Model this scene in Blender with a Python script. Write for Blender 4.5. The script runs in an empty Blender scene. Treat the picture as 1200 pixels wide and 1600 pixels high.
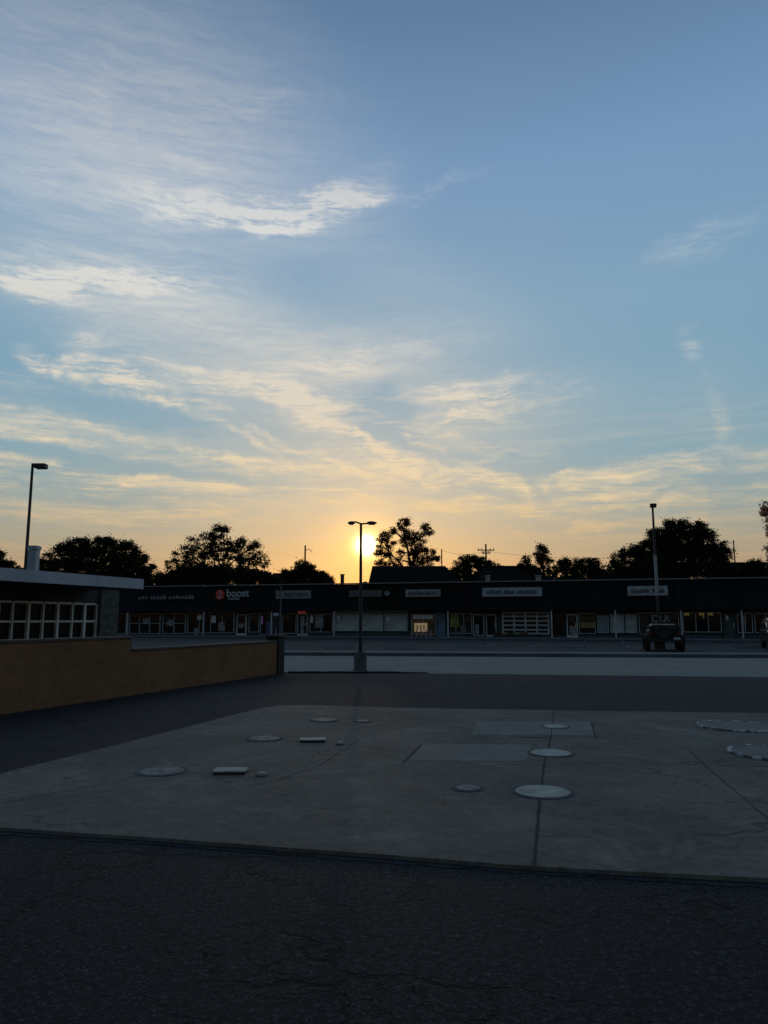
import bpy, bmesh, math, random
from mathutils import Vector, Matrix, noise as mnoise
random.seed(7)
S = bpy.context.scene
C = S.collection
R = math.radians

# ------------------------------------------------------------------ camera
FPX, PITCH, EYE = 1155.0, R(8.3), 1.6
cam = bpy.data.cameras.new('camera')
cam_o = bpy.data.objects.new('camera', cam)
C.objects.link(cam_o)
cam.sensor_fit = 'VERTICAL'
cam.sensor_height = 36
cam.lens = FPX / 1600 * 36
cam.clip_end = 3000
cam_o.location = (0, 0, EYE)
cam_o.rotation_euler = (R(90) + PITCH, 0, 0)
S.camera = cam_o

S.view_settings.view_transform = 'Standard'
S.view_settings.look = 'None'
S.view_settings.exposure = 0.0
S.view_settings.gamma = 1.0
S.cycles.max_bounces = 6
S.cycles.transparent_max_bounces = 8


def ray(px, py):
    a = (px - 600) / FPX
    b = (800 - py) / FPX
    return Vector((a, math.cos(PITCH) - b * math.sin(PITCH), math.sin(PITCH) + b * math.cos(PITCH)))


def G(px, py, z=0.0):                       # point of the ground seen at a place of the photo
    r = ray(px, py)
    t = (z - EYE) / r.z
    return Vector((r.x * t, r.y * t, z))


def AT(px, py, Y):                          # point at distance Y
    r = ray(px, py)
    t = Y / r.y
    return Vector((r.x * t, Y, EYE + r.z * t))


def ANG(px, py):
    r = ray(px, py)
    return math.degrees(math.atan2(r.x, r.y)), math.degrees(math.atan2(r.z, math.hypot(r.x, r.y)))


# ------------------------------------------------------------------ sky and sun
SUN_AZ, SUN_EL = ANG(572, 852)
W = bpy.data.worlds.new('World')
S.world = W
W.use_nodes = True
W.cycles.sampling_method = 'MANUAL'
W.cycles.sample_map_resolution = 1024


class NT:
    """small node-tree writer"""
    def __init__(s, tree):
        s.t = tree

    def n(s, kind, **kw):
        nd = s.t.nodes.new(kind)
        for k, v in kw.items():
            setattr(nd, k, v)
        return nd

    def put(s, sock, v):
        if hasattr(v, 'is_linked') or hasattr(v, 'links'):
            s.t.links.new(v, sock)
        else:
            sock.default_value = v

    def m(s, op, a, b=None, c=None, clamp=False):
        nd = s.n('ShaderNodeMath', operation=op, use_clamp=clamp)
        for i, v in enumerate((a, b, c)):
            if v is not None:
                s.put(nd.inputs[i], v)
        return nd.outputs[0]

    def vm(s, op, a, b=None, out=0):
        nd = s.n('ShaderNodeVectorMath', operation=op)
        s.put(nd.inputs[0], a)
        if b is not None:
            if op == 'SCALE':
                s.put(nd.inputs[3], b)
            else:
                s.put(nd.inputs[1], b)
        return nd.outputs[out]

    def ramp(s, f, stops, interp='LINEAR'):
        nd = s.n('ShaderNodeValToRGB')
        cr = nd.color_ramp
        cr.interpolation = interp
        while len(cr.elements) < len(stops):
            cr.elements.new(0.5)
        for e, (p, c) in zip(cr.elements, stops):
            e.position = p
            e.color = (*c, 1) if len(c) == 3 else c
        s.put(nd.inputs[0], f)
        return nd.outputs[0]

    def mix(s, f, a, b, mode='MIX'):
        nd = s.n('ShaderNodeMix', data_type='RGBA', blend_type=mode)
        s.put(nd.inputs[0], f)
        s.put(nd.inputs[6], a if hasattr(a, 'links') else (*a, 1))
        s.put(nd.inputs[7], b if hasattr(b, 'links') else (*b, 1))
        return nd.outputs[2]

    def noise(s, vec, scale, detail=4, rough=.55, dist=0, out=0):
        nd = s.n('ShaderNodeTexNoise')
        s.put(nd.inputs['Vector'], vec)
        nd.inputs['Scale'].default_value = scale
        nd.inputs['Detail'].default_value = detail
        nd.inputs['Roughness'].default_value = rough
        nd.inputs['Distortion'].default_value = dist
        return nd.outputs[out]

    def mapping(s, vec, loc=(0, 0, 0), rot=(0, 0, 0), scale=(1, 1, 1), kind='POINT'):
        nd = s.n('ShaderNodeMapping', vector_type=kind)
        s.put(nd.inputs['Vector'], vec)
        nd.inputs['Location'].default_value = loc
        nd.inputs['Rotation'].default_value = rot
        nd.inputs['Scale'].default_value = scale
        return nd.outputs[0]

    def smooth(s, v, lo, hi):
        nd = s.n('ShaderNodeMapRange', interpolation_type='SMOOTHSTEP')
        s.put(nd.inputs[0], v)
        nd.inputs[1].default_value = lo
        nd.inputs[2].default_value = hi
        return nd.outputs[0]


def build_world():
    t = W.node_tree
    t.nodes.clear()
    N = NT(t)
    out = N.n('ShaderNodeOutputWorld')
    d = N.vm('NORMALIZE', N.n('ShaderNodeTexCoord').outputs['Generated'])
    sep = N.n('ShaderNodeSeparateXYZ')
    N.put(sep.inputs[0], d)
    X, Y, Z = sep.outputs
    deg = 180 / math.pi
    az = N.m('MULTIPLY', N.m('ARCTAN2', X, Y), deg)
    el = N.m('MULTIPLY', N.m('ARCSINE', Z), deg)

    # physical sky
    sk = N.n('ShaderNodeTexSky', sky_type='NISHITA', sun_disc=False)
    sk.sun_elevation = R(SUN_EL)
    sk.sun_rotation = R(SUN_AZ)
    sk.air_density, sk.dust_density, sk.ozone_density = 1.5, 1.0, 3.0
    nish = N.vm('SCALE', sk.outputs[0], NISHITA_GAIN)

    # clear evening air: colour by height above the horizon, dimmer away from the sunset
    base = N.ramp(N.m('DIVIDE', el, 90), [
        (0.0, (.34, .190, .120)), (.034, (.325, .215, .150)), (.062, (.27, .245, .20)), (.095, (.205, .275, .295)),
        (.135, (.175, .300, .375)), (.19, (.158, .305, .415)), (.26, (.176, .318, .445)), (.37, (.152, .272, .445)),
        (.47, (.096, .177, .307)), (.62, (.055, .100, .170)), (1.0, (.030, .048, .080))])
    away = N.smooth(Y, -.75, .75)
    base = N.vm('MULTIPLY', base, N.mix(away, (.34, .375, .39), (1, 1, 1)))

    # sun and its aureole
    sd = Vector((math.sin(R(SUN_AZ)) * math.cos(R(SUN_EL)), math.cos(R(SUN_AZ)) * math.cos(R(SUN_EL)), math.sin(R(SUN_EL))))
    th = N.m('MULTIPLY', N.m('ARCCOSINE', N.m('MINIMUM', N.vm('DOT_PRODUCT', d, tuple(sd), out=1), 1.0)), deg)

    def gexp(x, w):                       # exp(-x/w)
        return N.m('POWER', math.e, N.m('MULTIPLY', x, -1.0 / w))
    core = gexp(N.m('MULTIPLY', th, th), 0.34)
    halo = gexp(th, 1.3)
    wide = gexp(th, 9.0)
    glow = N.vm('ADD', N.vm('SCALE', (1.0, .80, .40), N.m('MULTIPLY', core, 9.0)),
                N.vm('ADD', N.vm('SCALE', (1.0, .50, .03), N.m('MULTIPLY', halo, 1.25)),
                     N.vm('SCALE', (.42, .09, -.12), N.m('MULTIPLY', wide, .40))))
    clear = N.vm('ADD', N.vm('ADD', base, nish), glow)

    # cirrus: streaks laid out by azimuth and height, torn by stretched noise
    comb = N.n('ShaderNodeCombineXYZ')
    N.put(comb.inputs[0], az)
    N.put(comb.inputs[1], el)
    ae = comb.outputs[0]
    warpn = N.noise(ae, .16, 3, .6, out=1)
    warp = N.vm('SCALE', N.vm('SUBTRACT', warpn, (.5, .5, .5)), 3.2)
    warpf = N.vm('SCALE', N.vm('SUBTRACT', N.noise(ae, .9, 4, .65, out=1), (.5, .5, .5)), 1.0)
    aw = N.vm('ADD', N.vm('ADD', ae, warp), warpf)
    K = 20.0
    blobs = [
        (600, 712, 95, 6, -30, .75), (640, 742, 90, 5, -22, .6), (560, 735, 90, 5, -16, .5), (690, 705, 110, 6, -26, .45), (525, 800, 34, 5, 100, .45), (515, 762, 12, 5, 120, .5),
        (470, 700, 130, 6, -20, .45), (400, 690, 110, 6, -24, .35), (740, 720, 60, 5, 16, .45), (900, 770, 60, 8, -14, .5), (760, 690, 150, 6, -12, .4), (330, 655, 120, 6, -22, .35), (640, 665, 60, 7, 34, .4), (690, 655, 60, 6, 22, .4),
        (820, 715, 160, 16, -5, -.45), (960, 790, 130, 9, 8, -.35), (700, 770, 110, 7, -5, -.35), (250, 735, 200, 9, -6, -.40), (420, 755, 90, 6, -5, -.25), (120, 770, 160, 6, -2, -.25),

        (250, 690, 260, 7, -8, .55), (640, 715, 120, 7, -18, .65), (470, 760, 200, 7, -7, .55), (700, 752, 200, 6, -7, .55), (880, 742, 120, 6, -5, .45), (800, 800, 220, 7, -2, .50), (1000, 745, 220, 7, 5, .50), (1060, 790, 200, 7, 1, .45),
        (180, 780, 240, 6, -2, .40), (330, 820, 260, 7, -1, .40), (100, 735, 160, 6, -5, .40), (560, 690, 90, 8, -24, .45), (880, 830, 240, 7, 0, .35), (690, 770, 130, 6, -8, .45),
  # photo x, y, half length, half width, tilt (rising to the right +), weight
        (440, 327, 130, 19, 5, 1.35), (390, 346, 100, 11, 1, .9), (525, 313, 75, 16, 7.5, .95), (330, 335, 110, 20, 2, .40), (650, 303, 110, 7, 9, .28), (560, 285, 60, 18, 24, .25),
        (55, 440, 50, 15, 0, 1.0), (90, 458, 60, 9, -4, .8), (180, 437, 110, 15, 3, .95), (150, 425, 150, 22, 4, .30),
        (85, 570, 40, 15, -20, 1.25), (140, 582, 60, 17, -10, .95), (210, 600, 60, 13, -14, .9), (120, 550, 60, 20, 40, .4), (290, 622, 60, 9, -8, .85), (240, 575, 110, 24, -14, .45), (330, 585, 60, 14, -12, .5), (30, 590, 70, 14, -5, .35),
        (392, 572, 20, 7, 35, .8), (430, 600, 80, 16, -14, .7), (470, 625, 70, 14, -10, .8), (510, 640, 50, 12, 4, .8), (560, 560, 150, 20, 8, .45), (500, 630, 110, 26, -12, .55), 
        (720, 600, 110, 14, 3, .65), (790, 612, 80, 8, 2, .55), (680, 620, 80, 9, -2, .5), (700, 650, 110, 8, 5, .45), (700, 640, 190, 26, 2, .36),
        (60, 680, 130, 10, -6, .70), (200, 700, 150, 9, -9, .45), (90, 660, 140, 10, -2, .30),
        (365, 722, 85, 11, -14, .65), (440, 735, 80, 10, -10, .45), (590, 705, 110, 14, -20, .70), (520, 742, 130, 12, -6, .55),
        (660, 732, 190, 13, -8, .60), (820, 750, 180, 11, -6, .55), (690, 690, 140, 12, -10, .40), (860, 770, 70, 12, -8, .45),
        (160, 752, 260, 13, -3, .40), (430, 770, 260, 10, -3, .45), (120, 800, 260, 12, 0, .30), (380, 805, 260, 10, -1, .35),
        (760, 790, 240, 12, -3, .40), (1010, 730, 240, 12, 4, .42), (1090, 712, 130, 8, 8, .35), (1000, 770, 260, 12, 2, .36), (960, 820, 250, 14, 0, .30),
        (150, 160, 22, 20, -40, .35), (440, 160, 80, 14, 5, .22),
        
        (1118, 640, 13, 42, 12, .42), (1085, 535, 12, 22, 0, .30), (1100, 375, 70, 22, 14, .24), 
        (600, 645, 62, 46, 0, -.85), (620, 690, 50, 12, -14, -.3), (470, 450, 80, 40, 0, -.10), (250, 650, 120, 18, -4, -.25),
    ]
    veils = [(600, 645, 62, 46, 0, -.45), (410, 590, 270, 75, -8, .34), (330, 520, 260, 55, -10, .26), (560, 555, 210, 45, 3, .30), (150, 70, 330, 170, -15, .46), (40, 220, 260, 110, 0, .34),
             (330, 190, 230, 100, -6, .28), (330, 320, 240, 60, 2, .26), (130, 440, 240, 50, 0, .26), (330, 470, 240, 60, -4, .22), (640, 440, 170, 55, -20, .14), (1120, 620, 70, 70, 0, .08),
             (700, 640, 240, 60, 0, .26), (600, 730, 330, 40, -4, .10), (120, 670, 220, 26, -5, .20)]

    def total(lst, src):
        M = 0.0
        for (px, py, L, Wd, ang, wgt) in lst:
            a0, e0 = ANG(px, py)
            v = N.mapping(src, (a0, e0, 0), (0, 0, R(ang)), (1.75 * L / K, 1.75 * Wd / K, 1), 'TEXTURE')
            g = N.n('ShaderNodeTexGradient', gradient_type='SPHERICAL')
            N.put(g.inputs[0], v)
            M = N.m('MULTIPLY_ADD', N.smooth(g.outputs['Fac'], 0, 1), wgt, M)
        return M

    # fibres drawn out along the run of each family of streaks
    dens = None
    for k, (lo, hi, rot, sx, sy) in enumerate(((8, 90, 13, .10, .62), (-1, 8, 3, .085, .70), (-7.5, -1, -5, .075, .85), (-90, -7.5, -13, .09, .70))):
        Mg = total([b for b in blobs if lo <= b[4] < hi], aw)
        src = N.vm('ADD', ae, N.vm('SCALE', warp, (.5, .4, .18, .4)[k]))
        n1 = N.noise(N.mapping(src, (3 + 5 * k, 1, 0), (0, 0, R(-rot)), (sx, sy * 1.25, 1)), 1.0, 10, .68, .35)
        n2 = N.noise(N.mapping(src, (7, 2 + 3 * k, 0), (0, 0, R(-rot - 16)), (sx * 3.6, sy * 3.0, 1)), 1.0, 8, .74, .3)
        ff = N.m('ADD', N.m('MULTIPLY', N.smooth(n1, .42, .64), .80), N.m('MULTIPLY', N.smooth(n2, .40, .66), .85))
        term = N.m('MULTIPLY', Mg, N.m('MULTIPLY_ADD', ff, .86, .05))
        dens = term if dens is None else N.m('ADD', dens, term)
        if k == 2:
            f3 = n1
        if k == 1:
            f1 = n1
            fmid = N.smooth(n2, .30, .72)
    V = total(veils, ae)
    dens = N.m('ADD', dens, N.m('MULTIPLY', V, N.m('MULTIPLY_ADD', N.m('ADD', N.m('MULTIPLY', N.smooth(f1, .32, .70), .7), N.m('MULTIPLY', fmid, .5)), .62, .42)))
    # thin even streaks low over the sunset
    low = N.m('MULTIPLY', N.smooth(f3, .42, .68), N.m('MULTIPLY', N.smooth(el, 18, 9), .30))
    dens = N.m('MINIMUM', N.m('MAXIMUM', N.m('ADD', dens, low), 0.0), .96)
    ccol = N.ramp(N.m('DIVIDE', el, 45), [
        (0.0, (.56, .33, .19)), (.10, (.70, .44, .21)), (.16, (.76, .54, .28)), (.22, (.78, .63, .40)), (.30, (.74, .65, .49)),
        (.45, (.68, .66, .60)), (.62, (.72, .73, .71)), (.80, (.44, .48, .53)), (1.0, (.35, .41, .46))])
    ccol = N.vm('ADD', N.vm('SCALE', ccol, N.m('MULTIPLY_ADD', away, .74, .26)), N.vm('SCALE', glow, .9))
    sky = N.mix(dens, clear, ccol)
    # ground haze below the horizon line is never seen; keep it dull
    bg = N.n('ShaderNodeBackground')
    N.put(bg.inputs[0], sky)
    bg.inputs[1].default_value = SKY_STRENGTH
    t.links.new(bg.outputs[0], out.inputs[0])


SKY_STRENGTH = 1.0        # colours above are already scaled; the Nishita part enters at 0.025 x its physical value
NISHITA_GAIN = 0.025
build_world()

sun = bpy.data.lights.new('sun', 'SUN')
sun.energy = 0.07
sun.angle = R(0.6)
sun.color = (1.0, .62, .30)
sun_o = bpy.data.objects.new('sun', sun)
C.objects.link(sun_o)
sun_o.rotation_euler = (R(90 - SUN_EL), 0, R(180 - SUN_AZ))
sun_o.location = (0, 0, 60)


# ------------------------------------------------------------------ materials
MATS = {}


def mat(name, col, rough=.7, var=.25, scale=3.0, bump=0.0, bscale=40.0, metal=0.0, spec=.5, detail=5, col2=None):
    if name in MATS:
        return MATS[name]
    m = bpy.data.materials.new(name)
    m.use_nodes = True
    N = NT(m.node_tree)
    b = m.node_tree.nodes['Principled BSDF']
    tc = N.n('ShaderNodeTexCoord').outputs['Object']
    f = N.noise(tc, scale, detail, .6)
    f = N.smooth(f, .3, .7)
    c1 = tuple(c * (1 - var) for c in col)
    c2 = col2 or tuple(min(1, c * (1 + var)) for c in col)
    N.put(b.inputs['Base Color'], N.mix(f, c1, c2))
    b.inputs['Roughness'].default_value = rough
    b.inputs['Metallic'].default_value = metal
    b.inputs['Specular IOR Level'].default_value = spec
    if bump:
        bn = N.n('ShaderNodeBump')
        bn.inputs['Strength'].default_value = bump
        bn.inputs['Distance'].default_value = .01
        N.put(bn.inputs['Height'], N.noise(tc, bscale, 3, .6))
        N.put(b.inputs['Normal'], bn.outputs[0])
    MATS[name] = m
    return m


def asphalt_mat(name, dark, light, crack=1.0, spec=.25, rough=.85, stain=.5):
    m = bpy.data.materials.new(name)
    m.use_nodes = True
    N = NT(m.node_tree)
    b = m.node_tree.nodes['Principled BSDF']
    tc = N.n('ShaderNodeTexCoord').outputs['Object']
    big = N.smooth(N.noise(tc, .35, 5, .6, .5), .35, .68)
    grit = N.smooth(N.noise(tc, 26, 5, .8), .36, .70)
    vor = N.n('ShaderNodeTexVoronoi', feature='F1')
    N.put(vor.inputs['Vector'], tc)
    vor.inputs['Scale'].default_value = 48
    stone = N.smooth(vor.outputs['Distance'], .42, .10)
    rnd = N.n('ShaderNodeSeparateColor')
    N.put(rnd.inputs[0], vor.outputs['Color'])
    peb = N.m('MULTIPLY', stone, N.smooth(rnd.outputs[0], .55, 1.0))
    col = N.mix(N.m('MULTIPLY_ADD', big, stain, (1 - stain) * .5), dark, light)
    col = N.mix(N.m('MULTIPLY', grit, .95), tuple(c * .30 for c in dark), col)
    col = N.mix(N.m('MULTIPLY', N.smooth(grit, .55, 1.0), .55), col, tuple(c * 2.6 for c in light))
    col = N.mix(N.m('MULTIPLY', peb, .55), col, tuple(min(1, c * 4.0) for c in light))
    wv = N.vm('ADD', tc, N.vm('SCALE', N.vm('SUBTRACT', N.noise(tc, 1.6, 5, .65, out=1), (.5, .5, .5)), .85))

    def cracks(scale, wid):
        v = N.n('ShaderNodeTexVoronoi', feature='DISTANCE_TO_EDGE')
        N.put(v.inputs['Vector'], N.vm('MULTIPLY', wv, (1, 1, 0)))
        v.inputs['Scale'].default_value = scale
        return N.smooth(v.outputs['Distance'], wid, wid * .25)
    c1 = N.m('MULTIPLY', cracks(1.1, .022), N.smooth(N.noise(tc, .5, 3, .5), .38, .55))
    c2 = N.m('MULTIPLY', cracks(4.5, .050), N.smooth(N.noise(N.vm('ADD', tc, (7, 3, 0)), .8, 3, .5), .50, .66))
    ck = N.m('MULTIPLY', N.m('MAXIMUM', c1, N.m('MULTIPLY', c2, .75)), crack, clamp=True)
    col = N.mix(ck, col, tuple(c * .12 for c in dark))
    N.put(b.inputs['Base Color'], col)
    b.inputs['Roughness'].default_value = rough
    b.inputs['Specular IOR Level'].default_value = spec
    bn = N.n('ShaderNodeBump')
    bn.inputs['Strength'].default_value = .5
    bn.inputs['Distance'].default_value = .012
    N.put(bn.inputs['Height'], N.m('SUBTRACT', N.m('ADD', N.m('MULTIPLY', grit, .6), peb), N.m('MULTIPLY', ck, 2.5)))
    N.put(b.inputs['Normal'], bn.outputs[0])
    MATS[name] = m
    return m


def concrete_mat(name, dark, light, spec=.3, rough=.8, crackw=.5):
    m = bpy.data.materials.new(name)
    m.use_nodes = True
    N = NT(m.node_tree)
    b = m.node_tree.nodes['Principled BSDF']
    tc = N.n('ShaderNodeTexCoord').outputs['Object']
    big = N.smooth(N.noise(tc, .45, 6, .62, .6), .32, .70)
    mid = N.smooth(N.noise(tc, 2.6, 5, .65, .3), .30, .72)
    fine = N.noise(tc, 70, 3, .7)
    sm = N.smooth(N.noise(N.vm('ADD', tc, (2, 5, 0)), 11, 6, .75, .4), .34, .68)
    f = N.m('ADD', N.m('MULTIPLY', big, .42), N.m('ADD', N.m('MULTIPLY', mid, .30), N.m('MULTIPLY', sm, .34)))
    col = N.mix(f, dark, light)
    spots = N.smooth(N.noise(tc, 5.5, 2, .5), .66, .78)          # oil and gum
    col = N.mix(N.m('MULTIPLY', spots, .55), col, tuple(c * .45 for c in dark))
    wear = N.smooth(N.noise(N.vm('ADD', tc, (9, 4, 0)), 1.1, 7, .72, .8), .52, .66)   # scoured patches
    col = N.mix(N.m('MULTIPLY', wear, .40), col, tuple(min(1, c * 1.25) for c in light))
    pit = N.smooth(N.noise(tc, 24, 4, .8), .46, .34)
    col = N.mix(N.m('MULTIPLY', pit, .45), col, tuple(c * .5 for c in dark))
    v = N.n('ShaderNodeTexVoronoi', feature='DISTANCE_TO_EDGE')
    wv = N.vm('ADD', tc, N.vm('SCALE', N.vm('SUBTRACT', N.noise(tc, 1.2, 5, .65, out=1), (.5, .5, .5)), 1.3))
    N.put(v.inputs['Vector'], N.vm('MULTIPLY', wv, (1, 1, 0)))
    v.inputs['Scale'].default_value = .42
    ck = N.m('MULTIPLY', N.smooth(v.outputs['Distance'], .010, .002), N.m('MULTIPLY', N.smooth(N.noise(tc, .4, 2), .5, .58), crackw))
    col = N.mix(ck, col, tuple(c * .3 for c in dark))
    N.put(b.inputs['Base Color'], col)
    N.put(b.inputs['Roughness'], N.m('MULTIPLY_ADD', mid, .12, rough - .06))
    b.inputs['Specular IOR Level'].default_value = spec
    bn = N.n('ShaderNodeBump')
    bn.inputs['Strength'].default_value = .45
    bn.inputs['Distance'].default_value = .006
    N.put(bn.inputs['Height'], N.m('SUBTRACT', N.m('ADD', fine, mid), N.m('MULTIPLY', ck, 2)))
    N.put(b.inputs['Normal'], bn.outputs[0])
    MATS[name] = m
    return m


def brick_mat(name, c1, c2, mortar, scale, wall_dir):
    m = bpy.data.materials.new(name)
    m.use_nodes = True
    N = NT(m.node_tree)
    b = m.node_tree.nodes['Principled BSDF']
    tc = N.n('ShaderNodeTexCoord').outputs['Object']
    u = N.vm('DOT_PRODUCT', tc, (wall_dir.x, wall_dir.y, 0), out=1)
    sp = N.n('ShaderNodeSeparateXYZ')
    N.put(sp.inputs[0], tc)
    cb = N.n('ShaderNodeCombineXYZ')
    N.put(cb.inputs[0], u)
    N.put(cb.inputs[1], sp.outputs[2])
    br = N.n('ShaderNodeTexBrick')
    N.put(br.inputs['Vector'], cb.outputs[0])
    br.inputs['Color1'].default_value = (*c1, 1)
    br.inputs['Color2'].default_value = (*c2, 1)
    br.inputs['Mortar'].default_value = (*mortar, 1)
    br.inputs['Scale'].default_value = scale
    br.inputs['Mortar Size'].default_value = .018
    br.inputs['Brick Width'].default_value = .5
    br.inputs['Row Height'].default_value = .19
    st = N.smooth(N.noise(tc, 1.3, 5, .65, .6), .30, .72)
    st2 = N.smooth(N.noise(tc, 9, 4, .6), .35, .7)
    col = N.mix(N.m('MULTIPLY', st, .55), br.outputs['Color'], tuple(c * .45 for c in c1))
    col = N.mix(N.m('MULTIPLY', st2, .25), col, tuple(min(1, c * 1.5) for c in c2))
    N.put(b.inputs['Base Color'], col)
    b.inputs['Roughness'].default_value = .85
    b.inputs['Specular IOR Level'].default_value = .2
    bn = N.n('ShaderNodeBump')
    bn.inputs['Strength'].default_value = .35
    bn.inputs['Distance'].default_value = .01
    N.put(bn.inputs['Height'], N.m('SUBTRACT', st2, N.m('MULTIPLY', br.outputs['Fac'], 2)))
    N.put(b.inputs['Normal'], bn.outputs[0])
    MATS[name] = m
    return m


def leaf_mat(name, c1, c2, trans=.25, tcol=None):
    m = bpy.data.materials.new(name)
    m.use_nodes = True
    N = NT(m.node_tree)
    t = m.node_tree
    t.nodes.clear()
    out = N.n('ShaderNodeOutputMaterial')
    tc = N.n('ShaderNodeTexCoord').outputs['Object']
    geo = N.n('ShaderNodeNewGeometry')
    f = N.m('ADD', N.m('MULTIPLY', N.smooth(N.noise(tc, .45, 3, .6), .35, .65), .6), N.m('MULTIPLY', geo.outputs['Random Per Island'], .4))
    col = N.mix(f, c1, c2)
    df = N.n('ShaderNodeBsdfDiffuse')
    N.put(df.inputs[0], col)
    tr = N.n('ShaderNodeBsdfTranslucent')
    N.put(tr.inputs[0], N.mix(.5, col, tcol or c2))
    mx = N.n('ShaderNodeMixShader')
    mx.inputs[0].default_value = trans
    t.links.new(df.outputs[0], mx.inputs[1])
    t.links.new(tr.outputs[0], mx.inputs[2])
    t.links.new(mx.outputs[0], out.inputs[0])
    MATS[name] = m
    return m


def glow_mat(name, col, strength):
    m = bpy.data.materials.new(name)
    m.use_nodes = True
    N = NT(m.node_tree)
    b = m.node_tree.nodes['Principled BSDF']
    tc = N.n('ShaderNodeTexCoord').outputs['Object']
    N.put(b.inputs['Base Color'], N.mix(N.noise(tc, 6, 3), tuple(c * .7 for c in col), col))
    b.inputs['Emission Color'].default_value = (*col, 1)
    b.inputs['Emission Strength'].default_value = strength
    MATS[name] = m
    return m


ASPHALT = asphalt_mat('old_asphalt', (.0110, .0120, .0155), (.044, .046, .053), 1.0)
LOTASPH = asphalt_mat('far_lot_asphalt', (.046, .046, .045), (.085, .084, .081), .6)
ROADM = concrete_mat('road_concrete', (.215, .197, .175), (.30, .28, .255), spec=.2, rough=.9, crackw=.3)
SLABM = concrete_mat('stained_concrete', (.072, .062, .050), (.245, .215, .178), spec=.22, rough=.85)
PATCHM = concrete_mat('paler_concrete', (.175, .160, .14), (.27, .245, .21), spec=.22, rough=.85)
WALKM = concrete_mat('pavement_concrete', (.15, .155, .165), (.23, .235, .245), spec=.2, rough=.9)
KERBM = concrete_mat('kerb_concrete', (.07, .075, .08), (.14, .145, .15), spec=.2, rough=.9)
GROUNDM = mat('dull_soil', (.035, .04, .03), .95, .4, .6)
JOINTM = mat('joint_sealant', (.010, .010, .012), .9, .3, 8)
WHITEP = mat('worn_white_paint', (.37, .35, .295), .7, .28, 7)
DULLP = mat('dirty_white_paint', (.15, .142, .128), .75, .5, 14, col2=(.28, .265, .24))
STEELD = mat('dark_painted_steel', (.02, .02, .022), .5, .2, 4, metal=.2)
STEELG = mat('galvanised_steel', (.30, .31, .33), .5, .2, 6, metal=.4)
CHROME = mat('chrome_trim', (.62, .63, .66), .18, .08, 4, metal=1.0)
WFRAME = mat('white_window_frame', (.66, .66, .64), .55, .12, 5)
GFRAME = mat('grey_window_frame', (.45, .46, .475), .5, .15, 5)
GLASS = mat('dark_glass', (.008, .010, .013), .10, .2, .5, spec=.25)
GLASS2 = mat('smoky_glass', (.030, .037, .044), .14, .4, .9, spec=.25)
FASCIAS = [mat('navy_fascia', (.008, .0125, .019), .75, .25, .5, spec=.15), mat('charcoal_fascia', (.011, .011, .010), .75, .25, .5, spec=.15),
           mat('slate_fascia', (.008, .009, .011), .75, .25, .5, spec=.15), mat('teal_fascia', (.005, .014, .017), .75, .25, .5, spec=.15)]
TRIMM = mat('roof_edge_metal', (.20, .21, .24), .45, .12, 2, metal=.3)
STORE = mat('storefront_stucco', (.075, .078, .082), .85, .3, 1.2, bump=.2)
PALEWALL = mat('pale_panel', (.42, .45, .46), .7, .2, 1.5)
REDM = mat('red_sign_face', (.75, .035, .025), .5, .15, 5)
SIGNW = mat('white_sign_face', (.36, .37, .39), .55, .18, 3)
SIGNL = mat('white_letters', (.42, .43, .45), .5, .1, 5)
SIGND = mat('grey_letters', (.14, .145, .16), .6, .15, 5)
RUBBER = mat('tyre_rubber', (.012, .012, .013), .85, .2, 30)
BARK = mat('bark', (.045, .036, .028), .9, .4, 5, bump=.4, bscale=12)
SHINGLE = mat('roof_shingles', (.006, .006, .0055), .95, .35, 3, spec=.08, bump=.3, bscale=25)
SIDING = mat('house_siding', (.12, .125, .13), .8, .2, 2)


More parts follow.
